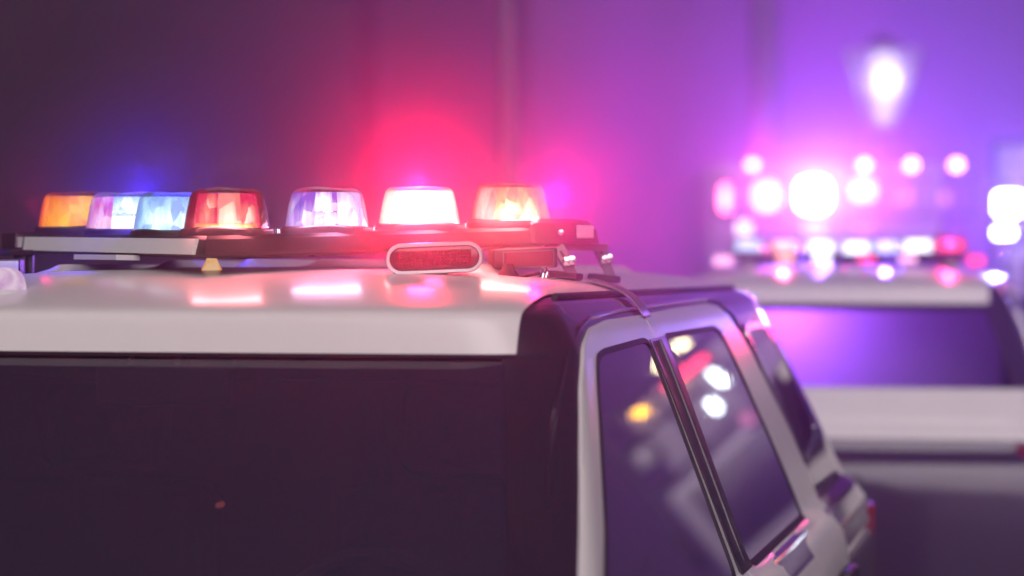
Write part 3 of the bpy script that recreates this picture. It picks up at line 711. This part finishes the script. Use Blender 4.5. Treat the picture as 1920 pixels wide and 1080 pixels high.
# cables and small underside fittings
cb = MB(); cb.tube([W(905, 520, 4.62), W(930, 527, 4.6), W(960, 524, 4.62), W(990, 516, 4.66), W(1010, 512, 4.72)], 0.0035, 8); cb.build('cable', 'rubber', bar1)
for xx, yy, D in ((585, 477, 4.62), (655, 473, 4.68), (250, 478, 4.68)):
    kb = MB(); kb.box(W(xx, yy, D), (0.014, 0.01, 0.008), None, 0.002); kb.build('drain_plug', 'rubber', bar1)
ru = MB(); ru.lathe(W(953, 516, 4.66), [(0.022, -0.004), (0.021, 0.0), (0.012, 0.012), (0.010, 0.022)], 20); ru.build('rubber_foot', 'rubber', bar1)

# ------------------------------------------------------------------ things standing on the near roof
pl = empty('warning_light', W(815, 515, 4.46))
tag(pl, 'pill-shaped red warning light with pale rim on the near roof', 'warning light')
c = W(815, 484, 4.46)
def stadium(hw, hh, n=12):
    out = []
    for k in range(n + 1):
        a = -math.pi/2 + math.pi*k/n; out.append((hw - hh + hh*math.cos(a), hh*math.sin(a)))
    for k in range(n + 1):
        a = math.pi/2 + math.pi*k/n; out.append((-(hw - hh) + hh*math.cos(a), hh*math.sin(a)))
    return out
RY = Matrix.Rotation(-0.04, 3, 'Y') @ Matrix.Rotation(-0.06, 3, 'Z')
def st_ring(hw, hh, y): return [c + RY @ Vector((x, y, z)) for x, z in stadium(hw, hh)]
b0 = 0.0885; h0 = 0.0272
m = MB(); m.loft([st_ring(b0 - 0.012, h0 - 0.010, 0.045), st_ring(b0 - 0.003, h0 - 0.003, 0.035), st_ring(b0, h0, 0.02), st_ring(b0, h0, -0.004), st_ring(b0 - 0.004, h0 - 0.004, -0.008), st_ring(b0 - 0.007, h0 - 0.007, -0.004)], True, True, True)
m.build('housing', 'black_plastic', pl)
m = MB(); m.loft([st_ring(b0 + 0.0015, h0 + 0.0015, 0.004), st_ring(b0 + 0.002, h0 + 0.002, -0.004), st_ring(b0, h0, -0.010), st_ring(b0 - 0.005, h0 - 0.005, -0.009), st_ring(b0 - 0.006, h0 - 0.006, -0.004)], True); m.build('bezel', 'white_plastic', pl)
m = MB(); m.loft([st_ring(b0 - 0.006, h0 - 0.006, -0.0045), st_ring(b0 - 0.010, h0 - 0.009, -0.0060)], True, False, True); ll = m.build('lens', 'dim_red_lens', pl)
m = MB(); m.box(c + RY @ Vector((0.0, -0.0065, 0.0)), (0.136, 0.004, 0.028), RY, 0.0015); m.build('led_panel', 'pill_red', pl)
m = MB()
for i in range(22):
    for j in range(5):
        m.box(c + RY @ Vector((-0.0625 + i*0.00595, -0.0093, -0.0108 + j*0.0054)), (0.0038, 0.0016, 0.0034), RY)
o = m.build('led_dots', 'dim_red_lens', pl, smooth=False); o['kind'] = 'stuff'
m = MB(); m.box(c + Vector((0.0, 0.02, -0.036)), (0.05, 0.03, 0.022), None, 0.004); m.box(c + Vector((0.0, 0.02, -0.0465)), (0.11, 0.06, 0.008), None, 0.003); m.build('stand', 'black_plastic', pl)
lamp('led_light', 'SPOT', c + RY @ Vector((0, -0.02, 0)), 0.35, (1, 0.03, 0.12), pl, 0.02, (0, -1, -0.35), 150)

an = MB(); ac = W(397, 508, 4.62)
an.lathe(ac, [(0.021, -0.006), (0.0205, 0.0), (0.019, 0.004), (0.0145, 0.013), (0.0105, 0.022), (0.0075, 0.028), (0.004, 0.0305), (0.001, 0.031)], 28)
emat('added_cone_glow', (1.0, 0.42, 0.10), 0.75, (1.0, 0.72, 0.42), 40)  # glow put into the antenna cone's colour to brighten it
tag(an.build('amber_fitting', 'added_cone_glow'), 'small amber antenna cone with added glow on the near roof below the beacons', 'antenna')

sl = empty('roof_lamp', W(5, 556, 4.34))
tag(sl, 'rounded white lamp housing cut by the picture edge on the roof', 'lamp')
sc0 = W(2, 552, 4.34)
m = MB(); m.lathe(sc0, [(0.046, -0.008), (0.047, 0.006), (0.045, 0.008)], 32); m.build('lamp_base', 'white_plastic', sl)
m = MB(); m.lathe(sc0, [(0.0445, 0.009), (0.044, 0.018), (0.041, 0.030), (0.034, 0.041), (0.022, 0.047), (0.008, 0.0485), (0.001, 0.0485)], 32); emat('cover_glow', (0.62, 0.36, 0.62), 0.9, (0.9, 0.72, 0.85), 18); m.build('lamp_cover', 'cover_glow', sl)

# ------------------------------------------------------------------ second car's light bar
bar2 = empty('light_bar', (c2 - FW*2.0 + Vector((0, 0, 1.86))))
tag(bar2, 'blurred row of glowing beacons on the farther police roof', 'light bar', 'light bars on police roofs')
emat('far_white', (0.92, 0.95, 1.0), 3.0); emat('far_red', (1.0, 0.06, 0.2), 2.5); emat('far_orange', (1.0, 0.42, 0.26), 2.5)
emat('far_blue', (0.6, 0.7, 1.0), 1.8); emat('far_pink', (1.0, 0.45, 0.75), 2.2)
ap = CAR2_TAIL + FW*1.28
far_specs = [('far_blue', 0.9), ('far_orange', 1), ('far_white', 1), ('far_white', 1), ('far_blue', 1), ('far_white', 1), ('far_red', 1)]
pts2 = []
for i in range(7):
    t = abs(i - 3); s = 1 if i > 3 else -1
    p = ap + RT*(s*t*0.152) - FW*(t*0.16) if False else ap + RT*(s*t*0.152) + FW*(-t*0.14)
    pts2.append(Vector((p.x, p.y, 1.9235 + 0.002*t)))
for i, p in enumerate(pts2):
    beacon(bar2, p, [(0.062, 195, 345, 0.004, 0.058, far_specs[i][0], 0.0, 0.004)], 'clear_dome', 70 + i, 1.0, False)
for a_, b2 in ((0, 3), (3, 6)):
    mm = MB(); mm.bar(pts2[a_] + Vector((0, 0, -0.034)), pts2[b2] + Vector((0, 0, -0.034)), 0.18 if a_ else 0.178, 0.040, None, 0.006); mm.build('beam', 'bar_metal', bar2)
for s in (0, 6):
    mm = MB(); mm.box((pts2[s].x, pts2[s].y, 1.852), (0.06, 0.1, 0.08), None, 0.01); mm.build('mount_bracket', 'bracket_metal', bar2)
    q2 = pts2[s] + RT*(0.115 if s else -0.115)
    mm = MB(); mm.box((q2.x, q2.y, 1.892), (0.07, 0.15, 0.045), Matrix.Rotation(-YAW, 3, 'Z'), 0.008); mm.build('end_lens', 'far_red' if s else 'far_pink', bar2)
for i, (t, mt) in enumerate(((-0.30, 'far_orange'), (-0.12, 'far_white'), (0.10, 'far_red'), (0.30, 'far_pink'))):
    q2 = pts2[0].lerp(pts2[6], 0.5 + t*1.0) - FW*0.09
    mm = MB(); mm.box((q2.x, q2.y, 1.898), (0.075, 0.02, 0.03), Matrix.Rotation(-YAW, 3, 'Z'), 0.004); mm.build('led_module', mt, bar2)
for i, colr, pw in ((2, (0.22, 0.10, 1.0), 22), (4, (0.22, 0.10, 1.0), 16), (6, (1, 0.03, 0.25), 12), (1, (1, 0.1, 0.3), 10)):
    lamp('beacon_light', 'SPOT', pts2[i] - FW*0.072 + Vector((0, 0, 0.04)), pw, colr, bar2, 0.012, -FW + Vector((0, 0, 0.1)), 165)

# ------------------------------------------------------------------ emergency trucks behind
emat('truck_red_lamp', (1.0, 0.10, 0.16), 26.0); emat('truck_blue_lamp', (0.45, 0.60, 1.0), 26.0); emat('amber_marker', (1.0, 0.44, 0.02), 12.0)
emat('truck_pink_lamp', (1.0, 0.35, 0.60), 1.2); emat('truck_white_lamp', (0.8, 0.9, 1.0), 16.0); emat('truck_warm_lamp', (1.0, 0.86, 0.45), 14.0); emat('truck_scarlet_lamp', (1.0, 0.05, 0.10), 7.0)
def truck(root, cx, y, wd, top, body, length=4.6):
    """square emergency truck seen nose-on: cab, box, screen, bumper, wheels"""
    def B(name, c, s, mat, par=root, bev=0.03):
        mm = MB(); mm.box(c, s, None, bev); return mm.build(name, mat, par)
    B('box_body', (cx, y + 0.6 + length/2, (top + 0.55)/2), (wd, length, top - 0.55), body, bev=0.05)
    B('cab', (cx, y - 0.25, 1.28), (wd - 0.16, 1.64, 1.55), body, bev=0.12)
    B('windshield', (cx, y - 1.065, 1.62), (wd - 0.5, 0.03, 0.62), 'side_glass', bev=0.01)
    B('grille', (cx, y - 1.075, 0.95), (1.1, 0.05, 0.40), 'black_plastic', bev=0.01)
    B('front_bumper', (cx, y - 1.15, 0.55), (wd - 0.05, 0.25, 0.26), 'chrome', bev=0.04)
    for s in (-1, 1):
        B('headlight', (cx + s*(wd/2 - 0.32), y - 1.085, 0.95), (0.30, 0.05, 0.20), 'clear_lamp_glass', bev=0.01)
        B('door_mirror', (cx + s*(wd/2 + 0.10), y - 0.7, 1.62), (0.10, 0.10, 0.42), 'black_plastic')
        for wy in (0.0, length - 1.0):
            wl = MB(); wl.lathe((cx + s*(wd/2 - 0.18), y + wy, 0.45), [(0.22, -0.14), (0.42, -0.15), (0.45, -0.11), (0.45, 0.11), (0.42, 0.15), (0.22, 0.14)], 28, 'x'); wl.build('wheel', 'rubber', root)
TY = 24.0
tr1 = empty('rescue_truck', ((1590 - 960)/FPX*TY, TY, 0))
tag(tr1, 'blurred tall emergency truck with bright square lamps behind the farther car', 'truck', 'emergency trucks with lamps lit')
t1x = (1590 - 960)/FPX*TY
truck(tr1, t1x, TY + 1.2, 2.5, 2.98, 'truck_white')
FY = TY + 0.05
def T(px, py, D=FY): return W(px, py, D)
def flasher(root, px, py, sx, sz, mat, D=FY, name='warning_lamp', rnd=False):
    h = MB(); h.box(T(px, py, D + 0.035), (sx + 0.05, 0.06, sz + 0.05), None, 0.015); hh = h.build(name, 'black_plastic', root)
    l = MB()
    if rnd:
        c_ = T(px, py, D - 0.01); n_p = 28
        def se(k, f, dy):
            a_ = 2*math.pi*k/n_p; ca, sa = math.cos(a_), math.sin(a_); e_ = 0.62
            return c_ + Vector((f*sx/2*math.copysign(abs(ca)**e_, ca), dy, f*sz/2*math.copysign(abs(sa)**e_, sa)))
        l.loft([[se(k, f, dy) for k in range(n_p)] for f, dy in ((1.0, 0.03), (1.0, -0.005), (0.92, -0.02), (0.6, -0.03), (0.05, -0.034))], True, True, True)
    else: l.box(T(px, py, D - 0.01), (sx, 0.05, sz), None, 0.024)
    l.build('lens', mat, hh)
# roof rack that carries the square lamps in front of the box
rk = MB(); rk.bar(T(1345, 404, FY + 0.12), T(1830, 404, FY + 0.12), 0.06, 0.06); rk.bar(T(1345, 336, FY + 0.12), T(1830, 336, FY + 0.12), 0.05, 0.05)
for xx in (1345, 1480, 1572, 1660, 1735, 1830): rk.bar(T(xx, 404, FY + 0.12), T(xx, 312, FY + 0.12), 0.045, 0.045)
for xx in (1400, 1770): rk.bar(T(xx, 404, FY + 0.12), T(xx, 470, FY + 0.12), 0.06, 0.06)
rk.build('lamp_rack', 'bar_metal', tr1)
flasher(tr1, 1437, 368, 0.27, 0.30, 'truck_red_lamp', rnd=True); flasher(tr1, 1525, 366, 0.33, 0.33, 'truck_blue_lamp', rnd=True)
flasher(tr1, 1618, 357, 0.25, 0.21, 'truck_red_lamp', rnd=True); flasher(tr1, 1360, 372, 0.10, 0.26, 'truck_red_lamp', rnd=True)
flasher(tr1, 1692, 368, 0.18, 0.17, 'truck_pink_lamp'); flasher(tr1, 1772, 372, 0.10, 0.13, 'truck_pink_lamp')
flasher(tr1, 1622, 425, 0.22, 0.10, 'truck_pink_lamp'); flasher(tr1, 1527, 428, 0.24, 0.14, 'far_blue'); flasher(tr1, 1395, 430, 0.14, 0.16, 'far_white')  # pink and blue panels added as glowing reflections of the lamps above
for px in (1412, 1622, 1710, 1795):
    mk = MB(); mk.lathe(T(px, 309, FY + 0.02), [(0.05, 0.10), (0.05, 0.0), (0.045, -0.02), (0.02, -0.035), (0.002, -0.037)], 20, 'y'); mk.build('amber_fitting', 'amber_marker', tr1)
AIM = (0.10, -1, 0.25)
lamp('lamp_light', 'SPOT', T(1525, 366, FY - 0.06), 1200, (0.16, 0.12, 1.0), tr1, 0.1, AIM, 110)
lamp('lamp_light', 'SPOT', T(1437, 368, FY - 0.06), 240, (1.0, 0.03, 0.30), tr1, 0.1, AIM, 110)
lamp('lamp_light', 'SPOT', T(1618, 357, FY - 0.06), 180, (1.0, 0.03, 0.30), tr1, 0.1, AIM, 110)
# unseen flashers added on the tail of the box to wash the wall behind
for dx_, mt, colr, pw in ((-0.9, 'truck_red_lamp', (1.0, 0.02, 0.60), 1300), (0.0, 'truck_blue_lamp', (0.34, 0.04, 1.0), 2700), (0.9, 'truck_blue_lamp', (0.22, 0.06, 1.0), 3800)):
    l = MB(); l.box((t1x + dx_, TY + 1.2 + 5.23, 2.6), (0.26, 0.06, 0.2), None, 0.02); l.build('added_tail_flasher', mt, tr1)
    lamp('wall_wash_light', 'SPOT', (t1x + dx_, TY + 1.2 + 5.30, 2.6), pw, colr, tr1, 0.08, (0.30, 1, 0.30), 150)

T2 = Vector((3.56, 18.0, 0)); TR2 = -R(12.5)
tr2 = empty('rescue_truck', T2, TR2, world=False)
tag(tr2, 'blurred emergency truck with a blue-white lamp cut by the picture edge', 'truck', 'emergency trucks with lamps lit')
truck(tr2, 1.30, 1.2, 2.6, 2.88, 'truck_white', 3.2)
def loc2(p): return Matrix.Rotation(-TR2, 3, 'Z') @ (Vector(p) - T2)
rk = MB()
for zz in (2.10, 2.50, 2.80): rk.bar((0.02, 0.17, zz), (2.58, 0.17, zz), 0.05, 0.05)
for xx in (0.02, 0.45, 0.95, 1.45, 2.0, 2.58): rk.bar((xx, 0.17, 1.85), (xx, 0.17, 2.82), 0.045, 0.045)
rk.build('lamp_rack', 'bar_metal', tr2)
def f2(x, z, sx, sz, mat):
    h = MB(); h.box((x, 0.085, z), (sx + 0.03, 0.06, sz + 0.03), None, 0.01); hh = h.build('warning_lamp', 'black_plastic', tr2)
    l = MB(); l.box((x, 0.04, z), (sx, 0.05, sz), None, min(sx, sz)*0.3); l.build('lens', mat, hh)
a = loc2(W(1890, 382, 17.95)); f2(a.x, a.z, 0.20, 0.18, 'truck_white_lamp'); a = loc2(W(1882, 436, 17.95)); f2(a.x, a.z, 0.15, 0.07, 'truck_white_lamp')
f2(0.72, 2.36, 0.2, 0.18, 'truck_red_lamp'); f2(2.36, 2.36, 0.2, 0.18, 'clear_lamp_glass')
for x, z in ((1.50, 2.90), (1.64, 2.97), (1.76, 2.86)): f2(x, z, 0.08, 0.08, 'truck_warm_lamp')
f2(1.66, 2.68, 0.42, 0.07, 'truck_scarlet_lamp'); f2(1.52, 2.46, 0.05, 0.18, 'truck_white_lamp'); f2(1.70, 2.30, 0.06, 0.12, 'truck_white_lamp'); f2(1.58, 2.05, 0.10, 0.10, 'truck_pink_lamp')
for xx in (0.35, 0.95, 2.05, 2.45):
    mk = MB(); mk.lathe((xx, 1.76, 2.80), [(0.05, 0.1), (0.05, 0.0), (0.045, -0.02), (0.02, -0.035), (0.002, -0.037)], 20, 'y'); mk.build('amber_fitting', 'amber_marker', tr2)
lamp('lamp_light', 'SPOT', (0.25, -0.02, 2.35), 650, (0.18, 0.16, 1.0), tr2, 0.1, (0.0, -1, 0.25), 110)
lamp('lamp_light', 'SPOT', (0.72, -0.02, 2.36), 50, (1.0, 0.05, 0.25), tr2, 0.1, (0.0, -1, 0.25), 110)
for x_, mt, colr, pw in ((1.8, 'truck_blue_lamp', (0.20, 0.05, 1.0), 2600), (2.3, 'truck_red_lamp', (1.0, 0.05, 0.4), 500)):  # unseen tail flashers, added to wash the wall purple
    l = MB(); l.box((x_, 5.03, 2.6), (0.26, 0.06, 0.2), None, 0.02); l.build('added_tail_flasher', mt, tr2)
    lamp('wall_wash_light', 'SPOT', (x_, 5.12, 2.6), pw, colr, tr2, 0.08, (0.1, 1, 0.4), 110)

# ------------------------------------------------------------------ street furniture
def pole(name, px, D, r0, r1, top, label, mat='pole_paint', lean=0.0):
    b = W(px, 506, D); root = empty(name, (b.x, D, 0))
    mm = MB(); mm.tube([(b.x, D, 0), (b.x, D, 1.2), (b.x - lean*0.5, D, top*0.5), (b.x - lean, D, top)], [r0*1.02, r0, (r0 + r1)/2, r1], 16); mm.build('shaft', mat, root)
    mm = MB(); mm.lathe((b.x, D, 0), [(r0*2.2, 0.0), (r0*2.2, 0.04), (r0*1.5, 0.06), (r0*1.35, 0.5), (r0*1.05, 0.55)], 20); mm.build('base', mat, root)
    mm = MB(); mm.tube([(b.x - lean, D, top - 0.1), (b.x - lean, D - 0.5, top + 0.25), (b.x - lean, D - 1.4, top + 0.35)], [r1, r1*0.8, r1*0.7], 12); mm.build('arm', mat, root)
    mm = MB(); mm.box((b.x - lean, D - 1.65, top + 0.33), (0.22, 0.6, 0.11), None, 0.03, 0.8); mm.build('lamp_head', 'galvanised', root)
    return tag(root, label, 'street light', 'tall street poles')
pole('street_light', 966, 15.0, 0.075, 0.055, 7.2, 'blurred slim pole rising behind the rightmost near beacons', lean=0.12)
pole('street_light', 1432, 31.2, 0.20, 0.17, 8.0, 'thick blurred pale pole rising above the bright truck lamps')
LD = 31.0
lb = W(1655, 240, LD); lt = empty('street_lantern', (lb.x, LD, 0))
tag(lt, 'glowing flared street lantern on a post above the trucks', 'street lantern')
emat('lantern_lamp', (1.0, 0.97, 0.88), 1.5)
mm = MB(); mm.tube([(lb.x, LD, 0), (lb.x, LD, 1.0), (lb.x, LD, lb.z - 0.12), (lb.x, LD, lb.z)], [0.07, 0.06, 0.045, 0.05], 14); mm.build('post', 'dark_iron', lt)
mm = MB(); mm.lathe((lb.x, LD, 0), [(0.16, 0), (0.16, 0.08), (0.10, 0.12), (0.09, 0.7), (0.065, 0.76)], 20); mm.build('base', 'dark_iron', lt)
_m, _t, _b = base_mat('frosted_pane')
_tr = _t.nodes.new('ShaderNodeBsdfTransparent'); _tl = _t.nodes.new('ShaderNodeBsdfTranslucent'); _mx = _t.nodes.new('ShaderNodeMixShader'); _mx.inputs[0].default_value = 0.45
_tl.inputs['Color'].default_value = (0.95, 0.92, 1.0, 1); _t.links.new(_tr.outputs[0], _mx.inputs[1]); _t.links.new(_tl.outputs[0], _mx.inputs[2])
_t.links.new(_mx.outputs[0], next(n for n in _t.nodes if n.type == 'OUTPUT_MATERIAL').inputs['Surface'])
zt = W(1655, 92, LD).z; hb, ht = 0.17, 0.46
for sx_, sy_ in ((-1, -1), (1, -1), (1, 1), (-1, 1)):
    mm = MB(); mm.bar((lb.x + sx_*hb, LD + sy_*hb, lb.z), (lb.x + sx_*ht, LD + sy_*ht, zt), 0.03, 0.03); mm.build('lantern_rib', 'dark_iron', lt)
for (ax_, ay_), (bx_, by_) in (((-1, -1), (1, -1)), ((1, -1), (1, 1)), ((1, 1), (-1, 1)), ((-1, 1), (-1, -1))):
    k0, k1 = hb*0.96, ht*0.96
    mm = MB(); mm.add([(lb.x + ax_*k0, LD + ay_*k0, lb.z + .01), (lb.x + bx_*k0, LD + by_*k0, lb.z + .01), (lb.x + bx_*k1, LD + by_*k1, zt - .01), (lb.x + ax_*k1, LD + ay_*k1, zt - .01)], [(0, 1, 2, 3)]); mm.build('pane', 'frosted_pane', lt)
mm = MB(); mm.lathe((lb.x, LD, zt), [(0.30, 0.0), (0.28, 0.04), (0.18, 0.10), (0.10, 0.14), (0.05, 0.18), (0.01, 0.22)], 4); mm.build('lantern_roof', 'dark_iron', lt, smooth=False)
mm = MB(); mm.lathe((lb.x + 0.01, LD, lb.z + 0.03), [(0.06, 0), (0.11, 0.09), (0.12, 0.31), (0.14, 0.53), (0.18, 0.77), (0.16, 0.90), (0.06, 0.94)], 20); mm.build('lamp', 'lantern_lamp', lt)
lamp('lantern_light', 'POINT', (lb.x, LD - 0.22, lb.z + 0.6), 15, (0.8, 0.8, 1.0), lt, 0.08)

# ------------------------------------------------------------------ buildings and trees at the back
def building(name, x0, x1, y, h, mat, label, cols, rows, depth=8.0):
    root = empty(name, ((x0 + x1)/2, y, 0))
    mm = MB(); mm.box(((x0 + x1)/2, y + depth/2, h/2), (x1 - x0, depth, h), None, 0.0); mm.build('wall', mat, root, smooth=False)
    mm = MB(); mm.box(((x0 + x1)/2, y + depth/2, h + 0.12), (x1 - x0 + 0.5, depth + 0.5, 0.24), None, 0.03); mm.build('roof', 'concrete', root)
    for r_ in range(rows):
        for c_ in range(cols):
            cx = x0 + (x1 - x0)*(c_ + 0.5)/cols; cz = 1.6 + r_*3.0
            mm = MB(); mm.box((cx, y - 0.03, cz), (1.25, 0.10, 1.55), None, 0.01); f = mm.build('window', 'galvanised', root)
            mm = MB(); mm.box((cx, y - 0.085, cz), (1.08, 0.02, 1.38), None, 0.004); mm.build('pane', 'side_glass', f)
    return tag(root, label, 'building', 'buildings along the street')
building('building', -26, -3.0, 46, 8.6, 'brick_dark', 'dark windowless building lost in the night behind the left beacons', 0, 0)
building('building', 0.25, 27, 34, 8.8, 'render_wall', 'wide windowless wall added to catch purple light behind the emergency trucks', 0, 0)  # backdrop added so the tail flashers give a broad purple glow
def tree(px, D, h, cr, label, seed):
    rnd = random.Random(seed); b = W(px, 506, D); root = empty('tree', (b.x, D, 0))
    mm = MB(); mm.tube([(b.x, D, 0), (b.x + .05, D, h*0.3), (b.x - .05, D, h*0.6), (b.x, D, h*0.85)], [0.14, 0.11, 0.07, 0.02], 10)
    for k in range(9):
        a = rnd.uniform(0, 6.28); z = h*rnd.uniform(0.4, 0.75); L = cr*rnd.uniform(0.6, 0.9)
        mm.tube([(b.x, D, z), (b.x + L*.5*math.cos(a), D + L*.5*math.sin(a), z + .3), (b.x + L*math.cos(a), D + L*math.sin(a), z + .75)], [0.05, 0.03, 0.012], 6)
    mm.build('trunk', 'bark', root)
    cl = [(Vector((rnd.gauss(0, .5), rnd.gauss(0, .5), rnd.gauss(0, .4))), rnd.uniform(.25, .5)) for _ in range(16)]
    mm = MB(); vs = []; fs = []
    for k in range(2600):
        cc, rr = rnd.choice(cl); d = Vector((rnd.gauss(0, 1), rnd.gauss(0, 1), rnd.gauss(0, 1))).normalized()*rr*rnd.random()**.5
        p = Vector((b.x, D, h*0.72)) + (cc + d)*cr
        u = Vector((rnd.gauss(0, 1), rnd.gauss(0, 1), rnd.gauss(0, 1))).normalized(); v = u.orthogonal().normalized(); s = rnd.uniform(.05, .10)
        n0 = len(vs); vs += [p - u*s, p + v*s*.5, p + u*s, p - v*s*.5]; fs.append((n0, n0+1, n0+2, n0+3))
    mm.add(vs, fs); mm.build('crown', 'leaf', root, smooth=False)
    tag(root, label, 'tree', 'street trees')
tree(372, 30, 3.6, 0.75, 'small brownish tree faintly lit behind the left-hand beacons', 3)

# ------------------------------------------------------------------ haze and soft volumes added to imitate lens glow
hz = MB(); hz.box((0, 0, 6.2), (396, 396, 14.6)); ho = None
m = bpy.data.materials.new('haze_air'); m.use_nodes = True; M['haze_air'] = m; t = m.node_tree; t.nodes.clear()
out = t.nodes.new('ShaderNodeOutputMaterial'); pv = t.nodes.new('ShaderNodeVolumePrincipled')
pv.inputs['Color'].default_value = (0.86, 0.68, 0.92, 1); pv.inputs['Density'].default_value = HAZE_DENSITY; pv.inputs['Anisotropy'].default_value = HAZE_G
t.links.new(pv.outputs[0], out.inputs['Volume'])
ho = hz.build('haze', 'haze_air', None, smooth=False); tag(ho, 'pale even haze added to carry lamp glow along the street', 'haze', kind='stuff')
def bloom(c, rad3, dens, label, g=0.72):  # added soft volume standing in for lens glow round lamps
    m = bpy.data.materials.new('bloom_air'); m.use_nodes = True; t = m.node_tree; t.nodes.clear()
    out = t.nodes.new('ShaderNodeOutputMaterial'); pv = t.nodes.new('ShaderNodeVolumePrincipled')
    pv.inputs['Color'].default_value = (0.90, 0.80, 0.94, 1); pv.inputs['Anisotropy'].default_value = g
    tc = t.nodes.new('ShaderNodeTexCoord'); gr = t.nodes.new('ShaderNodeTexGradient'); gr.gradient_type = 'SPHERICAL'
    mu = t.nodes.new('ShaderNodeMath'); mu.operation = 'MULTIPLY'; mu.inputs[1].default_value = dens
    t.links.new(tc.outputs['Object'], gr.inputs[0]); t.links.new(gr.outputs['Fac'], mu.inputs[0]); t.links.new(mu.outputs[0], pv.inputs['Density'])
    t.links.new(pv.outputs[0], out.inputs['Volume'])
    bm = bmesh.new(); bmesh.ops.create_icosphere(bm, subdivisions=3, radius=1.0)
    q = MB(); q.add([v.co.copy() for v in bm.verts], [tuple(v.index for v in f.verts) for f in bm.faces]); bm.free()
    o = q.build('bloom', m, None); o.location = c; o.scale = rad3
    tag(o, label, 'bloom', kind='stuff')
bloom(Vector(D7[5]) + Vector((0.14, -0.05, 0.04)), (0.92, 0.80, 0.72), 0.44, 'added mist glowing red round the white-hot beacon')
bloom(Vector(D7[2]) + Vector((-0.08, 0.10, 0.04)), (0.45, 0.50, 0.32), 0.35, 'added mist glowing blue behind the left beacons')
bloom(T(1530, 360, FY - 0.8), (3.2, 2.6, 1.9), 0.11, 'added mist glowing blue and pink round the truck lamps')
for o in bpy.data.objects:
    if '_w' in o: del o['_w']
